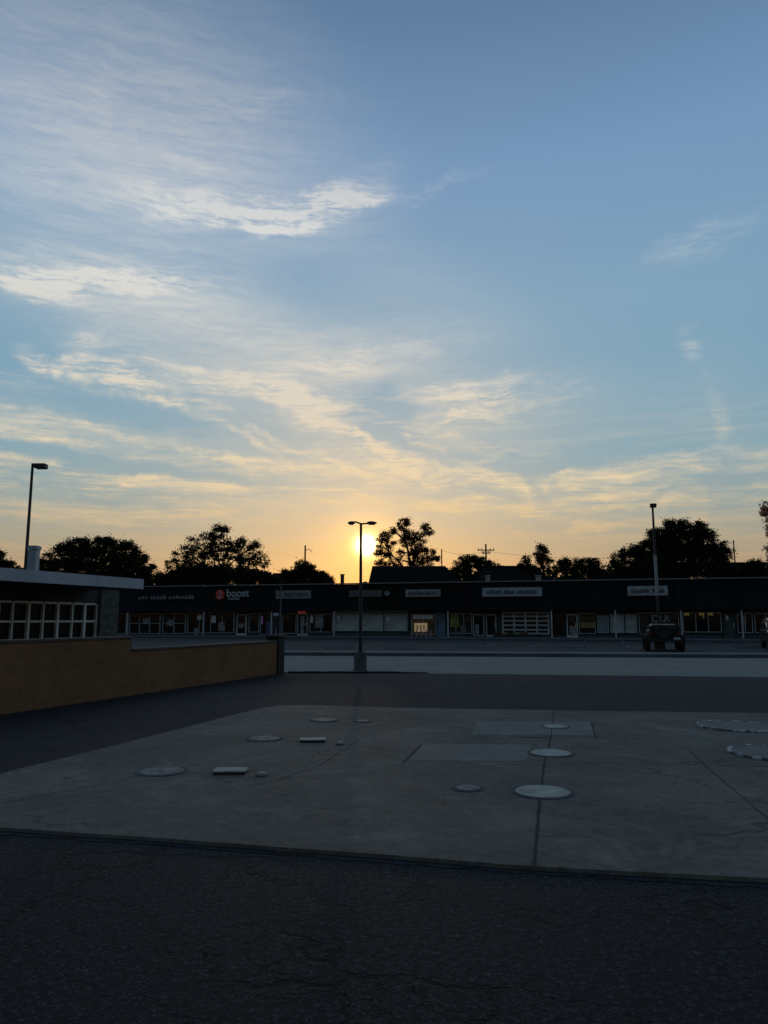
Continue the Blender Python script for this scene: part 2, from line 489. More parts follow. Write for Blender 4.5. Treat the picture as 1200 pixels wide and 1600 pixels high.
# ------------------------------------------------------------------ mesh helpers
class MB:
    def __init__(s):
        s.v, s.f = [], []

    def poly(s, pts):
        k = len(s.v)
        s.v += [tuple(p) for p in pts]
        s.f.append(tuple(range(k, k + len(pts))))
        return s

    def box(s, x0, x1, y0, y1, z0, z1, M=None, bev=0.0):
        bm = bmesh.new()
        bmesh.ops.create_cube(bm, size=1)
        for v in bm.verts:
            v.co = Vector(((x0 + x1) / 2 + v.co.x * (x1 - x0), (y0 + y1) / 2 + v.co.y * (y1 - y0), (z0 + z1) / 2 + v.co.z * (z1 - z0)))
        if bev:
            bmesh.ops.bevel(bm, geom=list(bm.edges), offset=bev, segments=2, affect='EDGES', profile=.5)
        return s.bm(bm, M)

    def bm(s, bm, M=None):
        k = len(s.v)
        bm.verts.index_update()
        for v in bm.verts:
            s.v.append(tuple(M @ v.co if M else v.co))
        for f in bm.faces:
            s.f.append(tuple(k + v.index for v in f.verts))
        bm.free()
        return s

    def tube(s, pts, radii, n=8, cap=True):
        k = len(s.v)
        pts = [Vector(p) for p in pts]
        for i, p in enumerate(pts):
            d = (pts[min(i + 1, len(pts) - 1)] - pts[max(i - 1, 0)]).normalized()
            a = d.cross(Vector((0, 1, 0)) if abs(d.y) < .9 else Vector((1, 0, 0))).normalized()
            b = d.cross(a)
            for j in range(n):
                th = 2 * math.pi * j / n
                s.v.append(tuple(p + (a * math.cos(th) + b * math.sin(th)) * radii[i]))
        for i in range(len(pts) - 1):
            for j in range(n):
                s.f.append((k + i * n + j, k + i * n + (j + 1) % n, k + (i + 1) * n + (j + 1) % n, k + (i + 1) * n + j))
        if cap:
            s.f.append(tuple(k + j for j in reversed(range(n))))
            s.f.append(tuple(k + (len(pts) - 1) * n + j for j in range(n)))
        return s

    def lathe(s, prof, n=40, M=None, jit=0):
        """prof: (radius, z) from the outside bottom to the top centre"""
        k = len(s.v)
        for (r, z) in prof:
            for j in range(n):
                th = 2 * math.pi * j / n
                p = Vector((r * math.cos(th), r * math.sin(th), z))
                s.v.append(tuple(M @ p if M else p))
        for i in range(len(prof) - 1):
            for j in range(n):
                s.f.append((k + i * n + j, k + i * n + (j + 1) % n, k + (i + 1) * n + (j + 1) % n, k + (i + 1) * n + j))
        s.f.append(tuple(k + (len(prof) - 1) * n + j for j in range(n)))
        s.f.append(tuple(k + j for j in reversed(range(n))))
        return s

    def prism(s, pts, z0, z1):
        """vertical prism over a ground polygon (counter-clockwise)"""
        k, n = len(s.v), len(pts)
        s.v += [(p[0], p[1], z0) for p in pts] + [(p[0], p[1], z1) for p in pts]
        s.f.append(tuple(k + n + i for i in range(n)))
        s.f.append(tuple(k + i for i in reversed(range(n))))
        for i in range(n):
            j = (i + 1) % n
            s.f.append((k + i, k + j, k + n + j, k + n + i))
        return s

    def build(s, name, m, parent=None, smooth=False):
        me = bpy.data.meshes.new(name)
        me.from_pydata(s.v, [], s.f)
        me.materials.append(m)
        if smooth:
            me.polygons.foreach_set('use_smooth', [True] * len(me.polygons))
        me.update()
        o = bpy.data.objects.new(name, me)
        C.objects.link(o)
        if parent is not None:
            o.parent = parent
            o.matrix_parent_inverse = world_of(parent).inverted()
        return o


def world_of(o):
    M = Matrix.LocRotScale(o.location, o.rotation_euler, o.scale)
    if o.parent:
        M = world_of(o.parent) @ o.matrix_parent_inverse @ M
    return M


def thing(name, label, cat, loc=(0, 0, 0), group=None):
    o = bpy.data.objects.new(name, None)
    o.empty_display_size = .3
    C.objects.link(o)
    o.location = loc
    return tag(o, label, cat, group)


def tag(o, label, cat, group=None):
    o['label'] = label
    o['category'] = cat
    if group:
        o['group'] = group
    return o


def struct(o, kind='structure'):
    o['kind'] = kind
    return o


def text_bm(txt, size, M, thick=.03, bold=0.0):
    cu = bpy.data.curves.new('lettering', 'FONT')
    cu.body = txt
    cu.size = size
    cu.extrude = thick
    cu.offset = bold
    cu.resolution_u = 3
    o = bpy.data.objects.new('lettering', cu)
    C.objects.link(o)
    dg = bpy.context.evaluated_depsgraph_get()
    me = bpy.data.meshes.new_from_object(o.evaluated_get(dg))
    bpy.data.objects.remove(o)
    bm = bmesh.new()
    bm.from_mesh(me)
    bpy.data.meshes.remove(me)
    bpy.data.curves.remove(cu)
    w = max(v.co.x for v in bm.verts)
    mb = MB()
    mb.bm(bm, M)
    return mb, w


# ------------------------------------------------------------------ ground, lot, road, far lot
KL, KR = G(456, 1024), G(1200, 1028)                 # far kerb line
RL, RR = G(456, 1050), G(1200, 1058)                 # near edge of the road


def online(a, b, x):
    t = (x - a.x) / (b.x - a.x)
    return a + (b - a) * t


o = struct(MB().poly([(-700, -120, -.03), (700, -120, -.03), (700, 1500, -.03), (-700, 1500, -.03)]).build('ground', GROUNDM))
XL, XR = -70, 70
ra, rb = online(RL, RR, XL), online(RL, RR, XR)
ka, kb = online(KL, KR, XL), online(KL, KR, XR)
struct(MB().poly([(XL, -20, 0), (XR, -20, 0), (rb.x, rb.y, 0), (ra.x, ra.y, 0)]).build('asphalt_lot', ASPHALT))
struct(MB().poly([(ra.x, ra.y, -.008), (rb.x, rb.y, -.008), (kb.x, kb.y, -.008), (ka.x, ka.y, -.008)]).build('road', ROADM))
# near edge of the road: low asphalt lip, broken where the driveway opens
e0, e1 = G(452, 1051), G(668, 1051)
lip = MB()
for i in range(14):
    a = e0 + (e1 - e0) * (i / 14)
    b = e0 + (e1 - e0) * ((i + 1) / 14)
    h = .05 * (1 if i < 10 else (14 - i) / 4) + random.uniform(-.008, .008)
    lip.prism([(a.x, a.y - .25), (b.x, b.y - .25), (b.x, b.y - .02), (a.x, a.y - .02)], 0.0, max(.012, h))
struct(lip.build('asphalt_kerb', ASPHALT))
# far kerb, pavement strip
kd = (KR - KL).normalized()
kn = Vector((-kd.y, kd.x, 0))
def strip(a, b, d0, d1, z0, z1):
    p = [a + kn * d0, b + kn * d0, b + kn * d1, a + kn * d1]
    return MB().prism([(q.x, q.y) for q in p], z0, z1)
struct(strip(ka, kb, 0.0, .18, -.02, .14).build('kerb', KERBM))
struct(strip(ka, kb, .182, 1.75, -.02, .136).build('pavement', WALKM))
farpts = [ka + kn * 1.752, kb + kn * 1.752, Vector((XR, 110, 0)), Vector((XL, 110, 0))]
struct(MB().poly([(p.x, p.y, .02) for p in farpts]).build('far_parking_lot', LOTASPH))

# ------------------------------------------------------------------ concrete slab over the old tanks
def edge(pts, sub=6, amp=.012):
    out_ = []
    for a, b in zip(pts, pts[1:]):
        for i in range(sub):
            p = a.lerp(b, i / sub)
            out_.append(p)
    out_.append(pts[-1])
    rnd = random.Random(3)
    return [p + Vector((rnd.uniform(-amp, amp), rnd.uniform(-amp, amp), 0)) for p in out_]


SZ = .030
near = [G(-290, 1281), G(0, 1299), G(330, 1322), G(600, 1343), G(835, 1361), G(1200, 1381), G(1700, 1412)]
far = [G(1900, 1128), G(1200, 1117), G(900, 1113), G(600, 1108), G(475, 1104)]
left = [G(437, 1104.5), G(405, 1110), G(360, 1121), G(200, 1163), G(0, 1213), G(-200, 1264)]
poly = edge(near + far + left, 5, .008)
slab = MB().prism([(p.x, p.y) for p in poly], -.01, SZ)
struct(slab.build('concrete_slab', SLABM))
# crumbled gap along the near edge
gap = MB()
nn = edge(near, 26, .010)
rnd = random.Random(5)
w0 = [(.052 + .035 * rnd.random() + .02 * abs(mnoise.noise(Vector((p.x * 2, p.y * 2, 0))))) for p in nn]
for i in range(len(nn) - 1):
    a, b = nn[i], nn[i + 1]
    gap.poly([(a.x, a.y - w0[i], .004), (b.x, b.y - w0[i + 1], .004), (b.x, b.y + .02, .004), (a.x, a.y + .02, .004)])
struct(gap.build('edge_gap', JOINTM))


def line_strip(pts, w, z, jit=.006, sub=14, seed=1):
    mb = MB()
    rr = random.Random(seed)
    P = []
    for a, b in zip(pts, pts[1:]):
        for i in range(sub):
            P.append(a.lerp(b, i / sub))
    P.append(pts[-1])
    D = [(P[min(i + 1, len(P) - 1)] - P[max(i - 1, 0)]).normalized() for i in range(len(P))]
    L = []
    for p, d in zip(P, D):
        n = Vector((-d.y, d.x, 0))
        j = rr.uniform(-jit, jit)
        ww = w * rr.uniform(.7, 1.3) / 2
        L.append((p + n * (j + ww), p + n * (j - ww)))
    for (a, b), (c, d) in zip(L, L[1:]):
        mb.poly([(b.x, b.y, z), (d.x, d.y, z), (c.x, c.y, z), (a.x, a.y, z)])
    return mb


joints = MB()
for k, (pts, w) in enumerate([
    ([G(835, 1360), G(844, 1250), G(851, 1195), G(860, 1160)], .020),
    ([G(1072, 1172), G(1108, 1206), G(1205, 1290)], .009),
    ([G(924, 1132), G(931, 1158)], .022),
    ([G(820, 1156), G(862, 1156)], .045),
    ([G(740, 1157), G(818, 1156.5)], .02),
    ([G(330, 1245), G(430, 1226), G(500, 1200), G(560, 1160)], .007),
    ([G(0, 1262), G(150, 1232), G(320, 1196), G(430, 1178)], .008),
    ([G(628, 1198), G(658, 1167)], .02),
    ([G(860, 1160), G(866, 1112)], .014),
    ([G(1200, 1203), G(1010, 1196), G(870, 1199)], .010),
]):
    j = line_strip(pts, w, SZ + .004, .004, 12, k)
    o0 = len(joints.v)
    joints.v += j.v
    joints.f += [tuple(i + o0 for i in f) for f in j.f]
struct(joints.build('slab_joints', JOINTM))
pt = MB()
for q in ([(640, 1193), (822, 1194), (829, 1168), (662, 1166)], [(735, 1152), (930, 1153), (923, 1131), (746, 1130)]):
    pts = edge([G(*p) for p in q] + [G(*q[0])], 8, .006)[:-1]
    pt.poly([(p.x, p.y, SZ + .0025) for p in pts])
struct(pt.build('concrete_patches', PATCHM))

# loose grit: crumbs along the broken edge and stones on the asphalt
STONES = mat('loose_stones', (.045, .047, .052), .9, .7, 30, col2=(.16, .16, .16))
gr_ = MB()
rr = random.Random(17)
for i in range(5200):
    if i < 1500:
        t_ = rr.random() * (len(nn) - 1)
        k_ = int(t_)
        p = nn[k_].lerp(nn[k_ + 1], t_ - k_)
        p = Vector((p.x + rr.gauss(0, .02), p.y - abs(rr.gauss(.02, .07)), 0))
    else:
        y_ = 2.6 + 5.5 * rr.random() ** 1.6
        p = Vector((rr.uniform(-.62, .62) * y_, y_, 0))
        e_ = min(nn, key=lambda q: abs(q.x - p.x))
        if p.y > e_.y - .02:
            continue
    r_ = rr.uniform(.0022, .0055) * (1.9 if rr.random() < .05 else 1)
    k_ = len(gr_.v)
    h_ = r_ * rr.uniform(.5, 1.1)
    a_ = rr.uniform(0, 6.28)
    for q in range(4):
        f_ = r_ * rr.uniform(.7, 1.3)
        gr_.v.append((p.x + f_ * math.cos(a_ + q * 1.57), p.y + f_ * math.sin(a_ + q * 1.57), .001))
    for q in range(4):
        f_ = r_ * rr.uniform(.35, .8)
        gr_.v.append((p.x + f_ * math.cos(a_ + q * 1.57), p.y + f_ * math.sin(a_ + q * 1.57), h_))
    gr_.f += [(k_ + 4, k_ + 5, k_ + 6, k_ + 7)] + [(k_ + q, k_ + (q + 1) % 4, k_ + 4 + (q + 1) % 4, k_ + 4 + q) for q in range(4)]
struct(gr_.build('loose_gravel', STONES), 'stuff')

# ------------------------------------------------------------------ tank lids on the slab
def lid(px, py, r, m, label, group='round manhole lids set in the concrete slab', hand=True, h=.016, rimm=None):
    p = G(px, py)
    t = thing('manhole', label, 'manhole', (p.x, p.y, SZ), group)
    M = Matrix.Translation((p.x, p.y, SZ))
    MB().lathe([(r + .035, .0), (r + .035, .006), (r + .006, .009), (r + .006, .006), (r, .004)], 44, M).build('ring', rimm or KERBM, t)
    MB().lathe([(r - .006, .004), (r - .006, h - .006), (r - .012, h - .004), (r * .35, h - .002), (.02, h - .001)], 44, M).build('cover', m, t)
    return t


lid(848, 1243, .255, WHITEP, 'largest white round lid, on the joint nearest the front edge of the slab')
lid(861, 1181, .245, WHITEP, 'white round lid just right of the pale oblong patch, at its right end')
lid(868, 1139, .185, WHITEP, 'white round lid set in the farther pale patch across the joint')
lid(507, 1128.5, .205, DULLP, 'dull white lid farthest back on the left half of the slab, beside a smaller one')
lid(566, 1130, .115, DULLP, 'small dull white lid far back, just right of a larger dull lid', hand=False)
lid(731, 1237, .125, DULLP, 'small faded lid on bare concrete left of the largest white lid', hand=False)
lid(413, 1158, .215, DULLP, 'scuffed grey round lid in the middle row, left of a raised box cover')
lid(253, 1210, .235, DULLP, 'scuffed grey round lid nearest the left edge of the slab')


def dot(px, py, r, label):
    p = G(px, py)
    t = thing('filler_cap', label, 'cap', (p.x, p.y, SZ), 'small round filler caps on the slab')
    M = Matrix.Translation((p.x, p.y, SZ))
    MB().lathe([(r + .015, 0), (r + .015, .01), (r, .012), (r, .008)], 24, M).build('ring', KERBM, t)
    MB().lathe([(r - .006, .006), (r - .006, .030), (r - .016, .036), (.01, .037)], 24, M).build('cap_top', WHITEP, t)


dot(531, 1167, .045, 'tiny pale filler cap right of the farther raised box cover')
dot(408, 1217, .050, 'tiny pale filler cap right of the nearer raised box cover')


def raised(px, py, w, d, label):
    p = G(px, py)
    t = thing('box_cover', label, 'cover', (p.x, p.y, SZ), 'raised box covers on the slab')
    M = Matrix.Translation((p.x, p.y, SZ)) @ Matrix.Rotation(R(2), 4, 'Z')
    MB().box(-w / 2, w / 2, -d / 2, d / 2, -.004, .022, M, .006).build('collar', STEELD, t)
    MB().box(-w / 2 - .012, w / 2 + .012, -d / 2 - .008, d / 2 + .012, .023, .036, M, .005).build('cover_plate', WHITEP, t)


raised(360, 1212, .32, .20, 'raised white box cover with dark sides, the nearer of two on the slab')
raised(489, 1162, .32, .18, 'raised white box cover with dark sides, the farther of two, near a tiny cap')


def flake_mat():
    m = bpy.data.materials.new('flaking_white_paint')
    m.use_nodes = True
    N = NT(m.node_tree)
    b = m.node_tree.nodes['Principled BSDF']
    tc = N.n('ShaderNodeTexCoord').outputs['Object']
    f = N.smooth(N.noise(N.vm('ADD', tc, (1.3, .4, 0)), 8.5, 3, .6), .44, .52)
    N.put(b.inputs['Base Color'], N.mix(f, (.62, .63, .62), (.12, .122, .128)))
    b.inputs['Roughness'].default_value = .7
    return m


FLAKE = flake_mat()


def bigring(px, py, r, label, seed):
    p = G(px, py)
    t = thing('tank_hatch', label, 'hatch', (p.x, p.y, SZ), 'large round hatches on the right of the slab')
    M = Matrix.Translation((p.x, p.y, SZ))
    MB().lathe([(r - .001, 0), (r - .001, .018), (r - .015, .024), (r - .05, .024), (r - .055, .020), (.02, .022)], 64, M).build('disc', PATCHM, t)
    rr = random.Random(seed)
    mb = MB()
    n = 120
    prof = [(.004, .002), (.006, .022), (.0, .028), (-.034, .028), (-.040, .024)]
    for i in range(n):
        a = 2 * math.pi * i / n
        nick = .012 * max(0, math.sin(a * 17 + seed)) * rr.random()
        for (dr, z) in prof:
            q = r + dr - (nick if dr > 0 else 0)
            mb.v.append(tuple(M @ Vector((q * math.cos(a), q * math.sin(a), z))))
    for i in range(n):
        for k in range(len(prof) - 1):
            i2 = (i + 1) % n
            mb.f.append((i * 5 + k, i2 * 5 + k, i2 * 5 + k + 1, i * 5 + k + 1))
    mb.build('rim', FLAKE, t)


bigring(1152, 1139, .56, 'large round hatch with flaking white rim at right, the farther one', 4)
bigring(1212, 1182, .52, 'large round hatch with flaking white rim cut by the right picture edge, the nearer one', 9)

# ------------------------------------------------------------------ boundary wall on the left
wa, wb = G(0, 1117), G(441, 1052)
wd = (wb - wa).normalized()
wn = Vector((wd.y, -wd.x, 0))               # faces the lot
BRICK = brick_mat('painted_brick', (.265, .128, .060), (.225, .108, .050), (.20, .10, .05), 2.1, wd)
COPE = mat('coping_stone', (.085, .07, .055), .85, .25, 4, bump=.3)


def wallframe(base):
    return Matrix.Translation(base) @ Matrix((( wd.x, -wn.x, 0, 0), (wd.y, -wn.y, 0, 0), (0, 0, 1, 0), (0, 0, 0, 1)))


WM = wallframe(wa)                          # x along the wall (away), y into the wall (left), z up
Lw = (wb - wa).length


def s_on(px, py, base, off=0.0):
    """position along a wall line (parallel to wd, shifted off into the wall) and height"""
    b = base - wn * off
    r = ray(px, py)
    # b + wd*s = r*t
    det = wd.x * (-r.y) - wd.y * (-r.x)
    s = ((-b.x) * (-r.y) - (-b.y) * (-r.x)) / det
    t = (wd.x * (-b.y) - wd.y * (-b.x)) / det
    return s, EYE + r.z * t


s_step, _ = s_on(205, 1018, wa)
wt = thing('brick_wall', 'long low ochre painted brick wall with a step, left of the lot', 'wall', wa)
h1, h2 = 1.20, .93
MB().box(-9, s_step, 0, .30, -.05, h1, WM).build('tall_section', BRICK, wt)
MB().box(s_step + .002, Lw - .36, .004, .30, -.05, h2, WM).build('low_section', BRICK, wt)
MB().box(-9, s_step + .04, -.03, .33, h1, h1 + .055, WM, .012).build('coping', COPE, wt)
MB().box(s_step + .042, Lw - .37, -.026, .33, h2, h2 + .055, WM, .012).build('coping', COPE, wt)
pier = MB().box(Lw - .358, Lw + .02, -.05, .36, -.05, h2 + .16, WM).build('pier', mat('dark_pier', (.022, .018, .015), .85, .3, 3, bump=.3), wt)  # whole pier toned far darker than the brick beside it
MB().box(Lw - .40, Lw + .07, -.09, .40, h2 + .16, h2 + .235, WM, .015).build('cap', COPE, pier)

# ------------------------------------------------------------------ flat-roofed building behind the wall
fa = wa * 1.42
fa.z = 0
ba = wa * 1.62
ba.z = 0
FM, BM = wallframe(fa), wallframe(ba)
bt = thing('flat_roofed_building', 'low dark building with a pale roof edge and white gridded windows behind the ochre wall', 'building', ba)
s_end, z_end = s_on(223, 909, fa)
_, z_top0 = s_on(0, 888, fa)
_, zf0 = s_on(0, 905, fa)
ztop = (z_end + z_top0) / 2 + .02
zbot = zf0
FASC = mat('pale_roof_fascia', (.36, .40, .45), .5, .15, 1.5)
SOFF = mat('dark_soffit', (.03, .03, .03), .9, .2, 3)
DARKW = mat('dark_brick_wall', (.04, .038, .036), .9, .3, 2, bump=.3)
s_b1, _ = s_on(181, 960, ba)
off = (Vector((ba.x - fa.x, ba.y - fa.y, 0))).dot(-wn)
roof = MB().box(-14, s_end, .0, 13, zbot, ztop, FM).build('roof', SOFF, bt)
MB().box(-14.01, s_end + .02, -.025, -.001, zbot - .03, ztop + .03, FM).box(s_end + .001, s_end + .025, .0, 13, zbot - .03, ztop + .03, FM).build('fascia', FASC, roof)
# where the window wall meets the scene
zs, zt = s_on(60, 1006, ba)[1], s_on(60, 941, ba)[1]
wins = [s_on(p, 970, ba)[0] for p in (-62, -28, -3, 20, 45, 68, 90.5, 113.5, 132.5, 151)]
s_w0, s_w1 = wins[0], wins[-1]
wallmb = MB()
wallmb.box(-12, s_b1, .0, .25, -.05, zs - .03, BM)
wallmb.box(-12, s_b1, .0, .25, zt + .03, zbot - .002, BM)
wallmb.box(-12, s_w0 - .03, .0, .25, zs - .03, zt + .03, BM)
wallmb.box(s_b1 - .25, s_b1, .25, 11, -.05, zbot - .002, BM)
wallmb.box(-12, s_b1 - .25, 10.75, 11, -.05, zbot - .002, BM)
wallmb.box(-12, s_b1 - .25, .9, .95, zs - .03, zt + .03, BM)
wallmb.build('wall', DARKW, bt)
STONE = mat('mottled_stone', (.075, .078, .060), .9, .55, 5, bump=.8, bscale=6)
sp0, _ = s_on(153, 960, ba)
MB().box(sp0, s_b1 + .02, -.10, .26, -.05, zbot - .004, BM, .02).build('stone_pier', STONE, bt)
MB().box(s_w0, sp0 - .002, .10, .112, zs, zt, BM).build('window_pane', mat('black_window_glass', (.006, .007, .009), .35, .2, .8, spec=.08), bt)
zm = s_on(60, 971, ba)[1]
fr = MB()
for k, s_ in enumerate(wins):
    hw = .045 if k % 2 == 0 else .030
    fr.box(s_ - hw, s_ + hw, .0 if k % 2 == 0 else .01, .095, zs, zt, BM)
for z_, hh in ((zs, .045), (zm, .03), (zt, .04)):
    for a, b in zip(wins, wins[1:]):
        fr.box(a + .046, b - .046, .02, .09, z_ - hh, z_ + hh, BM)
fr.build('window_frame', WFRAME, bt)
# roof vent box
pv = AT(52, 885, 26.5)
vt = thing('roof_vent', 'white box vent standing on the pale-edged flat roof', 'vent', (pv.x, pv.y, ztop))
zv = AT(52, 853, 26.5).z
MB().box(pv.x - .14, pv.x + .14, pv.y - .17, pv.y + .17, ztop - .01, zv - .16, None, .015).build('housing', FASC, vt)
MB().box(pv.x - .17, pv.x + .17, pv.y - .2, pv.y + .2, zv - .15, zv, None, .02).build('hood', FASC, vt)

# ------------------------------------------------------------------ strip mall
MZ = 4.92
mR = AT(1200, 901.5, 1)
yr = (MZ - EYE) / (mR.z - EYE)
mL = AT(247, 915.5, 1)
yl = (MZ - EYE) / (mL.z - EYE)
pR, pL = Vector((mR.x * yr, yr, 0)), Vector((mL.x * yl, yl, 0))
md = (pR - pL).normalized()                 # along the front, left to right
mn = Vector((md.y, -md.x, 0))               # faces the camera
MM = Matrix.Translation(pL) @ Matrix(((md.x, -mn.x, 0, 0), (md.y, -mn.y, 0, 0), (0, 0, 1, 0), (0, 0, 0, 1)))
# local frame: x along the front, y into the building, z up


def F(px, py, off=0.0):
    b = pL - mn * off
    r = ray(px, py)
    det = md.x * (-r.y) - md.y * (-r.x)
    s = ((-b.x) * (-r.y) - (-b.y) * (-r.x)) / det
    t = (md.x * (-b.y) - md.y * (-b.x)) / det
    return s, EYE + r.z * t


mall = thing('strip_mall', 'long low row of dark shops with a deep fascia across the road', 'building', pL)
SL, SR = F(130, 930)[0], F(1330, 930)[0]
ZC = 2.42                                   # underside of the canopy
REC = 1.3
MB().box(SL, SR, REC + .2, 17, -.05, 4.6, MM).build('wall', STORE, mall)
roof = MB().box(SL - .1, SR + .1, .35, 17.2, 4.602, 4.80, MM).build('roof', SHINGLE, mall)
MB().box(SL - .12, SR + .12, -.10, .34, MZ - .09, MZ, MM).build('roof_edge', TRIMM, roof)
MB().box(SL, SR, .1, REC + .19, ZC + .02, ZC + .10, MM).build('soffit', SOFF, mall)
segs = [SL] + [F(p, 930)[0] for p in (318, 424, 522, 618, 735, 862, 962, 1052)] + [SR]
fi = [0, 2, 0, 1, 2, 0, 3, 0, 0]
for k, (a, b) in enumerate(zip(segs, segs[1:])):
    mb = MB()
    g = .03
    # sloped mansard: foot reaches out further than the top
    pts = [(-.02, ZC), (.10, ZC), (.34, MZ - .10), (.22, MZ - .10)]
    v = [MM @ Vector((x, y, z)) for x in (a + g, b - g) for (y, z) in pts]
    o0 = len(mb.v)
    mb.v += [tuple(q) for q in v]
    mb.f += [(0, 3, 2, 1), (4, 5, 6, 7), (0, 4, 7, 3), (1, 2, 6, 5), (0, 1, 5, 4), (3, 7, 6, 2)]
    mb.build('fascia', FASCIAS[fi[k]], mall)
# canopy posts
for p in (199, 318, 424, 522, 700, 862, 962, 1065, 1160):
    s_, _ = F(p, 975, .25)
    MB().box(s_ - .06, s_ + .06, .20, .32, .12, ZC - .001, MM).build('canopy_post', GFRAME, mall)
walk0, walk1 = F(120, 1000)[0], F(1340, 1000)[0]
wk = MB().box(SL - 1, SR + 1, -1.3, REC + .18, -.02, .118, MM)
struct(wk.build('shop_pavement', WALKM))

# worn bay lines on the far lot, square to the shops
bl = MB()
for i in range(26):
    p0 = pL + md * (i * 2.75 - 6)
    for (d0, d1) in ((4.2, 9.0), (14.5, 19.3)):
        q0, q1 = p0 + mn * d0, p0 + mn * d1
        v_ = md * .05
        bl.poly([(q.x, q.y, .0245) for q in (q0 - v_, q1 - v_, q1 + v_, q0 + v_)])
struct(bl.build('bay_lines', mat('faded_line_paint', (.10, .10, .098), .85, .5, 1.5, col2=(.26, .26, .25))))

# storefront pieces -------------------------------------------------
PX = REC - .02


def window(px0, px1, py0, py1, nm=2, frame=GFRAME, pane=GLASS, rails=0, bar=.05):
    a, _ = F(px0, py1, PX)
    b, _ = F(px1, py1, PX)
    z1 = F((px0 + px1) / 2, py0, PX)[1]
    z0 = F((px0 + px1) / 2, py1, PX)[1]
    z0 = max(z0, .2)
    z1 = min(max(z1, z0 + .3), ZC - .01)
    mb = MB()
    mb.box(a, b, PX - .10, PX + .10, z0, z0 + bar, MM)
    mb.box(a, b, PX - .10, PX + .10, z1 - bar, z1, MM)
    for i in range(nm + 1):
        x = a + (b - a - bar) * i / max(1, nm)
        mb.box(x, x + bar, PX - .095, PX + .095, z0 + bar, z1 - bar, MM)
    for i in range(rails):
        z = z0 + (z1 - z0) * (i + 1) / (rails + 1)
        mb.box(a + bar, b - bar, PX - .09, PX + .09, z - bar / 2, z + bar / 2, MM)
    w = mb.build('window', frame, mall)
    MB().box(a + bar, b - bar, PX + .02, PX + .03, z0 + bar, z1 - bar, MM).build('pane', pane, w)
    return w, a, b, z0, z1


def door(px0, px1, py0, frame=GFRAME, pane=GLASS):
    a, _ = F(px0, 990, PX)
    b, _ = F(px1, 990, PX)
    z1 = min(F(px0, py0, PX)[1], ZC - .02)
    z0 = .13
    mb = MB()
    e = .075
    for x in (a, b - e):
        mb.box(x, x + e, PX - .11, PX + .10, z0, z1, MM)
    mb.box(a + e, b - e, PX - .11, PX + .10, z1 - e, z1, MM)
    mb.box(a + e, b - e, PX - .10, PX + .09, z0, z0 + .18, MM)
    d = mb.build('door', frame, mall)
    MB().box(a + e, b - e, PX + .01, PX + .02, z0 + .18, z1 - e, MM).build('pane', pane, d)
    MB().box(b - e - .10, b - e - .06, PX - .16, PX - .12, 1.0, 1.35, MM).box(b - e - .10, b - e - .06, PX - .12, PX + .01, 1.0, 1.03, MM).build('handle', CHROME, d)
    return d


def poster(win, px0, px1, py0, py1, m, label=None, off=-.13):
    a, _ = F(px0, py1, PX)
    b, _ = F(px1, py1, PX)
    z1, z0 = F(px0, py0, PX)[1], F(px0, py1, PX)[1]
    p = MB().box(a, b, PX + off, PX + off + .02, z0, min(z1, ZC - .03), MM).build('poster', m, win)
    if label:
        p['label'] = label
    return p


PAPER = mat('pale_paper', (.75, .76, .76), .7, .25, 4)
PAPERD = mat('faded_paper', (.26, .265, .27), .8, .4, 3)
BLUEP = mat('dusty_blue_paint', (.12, .20, .28), .6, .25, 2)
GREENP = mat('dull_green_paint', (.05, .085, .075), .7, .25, 2)
BROWNP = mat('brown_paint', (.10, .055, .025), .7, .4, 3)
OCHRE = mat('ochre_awning', (.26, .21, .07), .8, .3, 3)
PURPLE = mat('mauve_poster', (.10, .085, .16), .7, .3, 3)
LITW = glow_mat('lit_display', (.75, .52, .28), .20)
LITB = glow_mat('lit_brown_display', (.16, .08, .03), .02)
NEONR = glow_mat('red_neon', (.75, .10, .07), .10)
NEONY = glow_mat('yellow_shop_light', (.60, .50, .16), .05)
NEONP = glow_mat('violet_neon', (.45, .2, .6), .06)

w, *_ = window(182, 197, 958, 994, 1)
w, *_ = window(202, 250, 958, 990, 3, rails=1)
poster(w, 224, 234, 966, 975, PAPERD)
w, *_ = window(254, 290, 958, 990, 2, rails=1)
poster(w, 262, 272, 968, 978, PAPERD)
w, *_ = window(293, 366, 956, 989, 4)
poster(w, 309, 316, 961, 968, PAPER)
poster(w, 331, 338, 962, 973, PAPER, 'white oval poster in dark glass')
poster(w, 304, 311, 981, 992, PAPERD)
poster(w, 342, 352, 972, 986, PAPERD)
d = door(370, 385, 960, frame=WFRAME)
poster(d, 374, 381, 974, 981, PAPERD)
w, *_ = window(389, 405, 958, 988, 1)
poster(w, 391, 403, 963, 968, BROWNP)
w, *_ = window(407, 431, 957, 992, 1)
poster(w, 409, 411.5, 963, 975, NEONP, 'thin violet neon strip')
poster(w, 416, 428, 970, 990, PURPLE, 'mauve poster')
w, *_ = window(441, 463, 958, 990, 1)
poster(w, 443, 461, 960, 966, BROWNP)
d = door(465, 481, 959)
poster(d, 466, 479, 953.5, 958.5, NEONR, 'small red lit sign over the door')
poster(d, 470, 476, 962, 990, PAPERD, off=-.12)
w, *_ = window(484, 520, 959, 988, 2)
poster(w, 486, 490, 962, 973, PAPER)
poster(w, 493, 506, 959, 981, PAPERD)
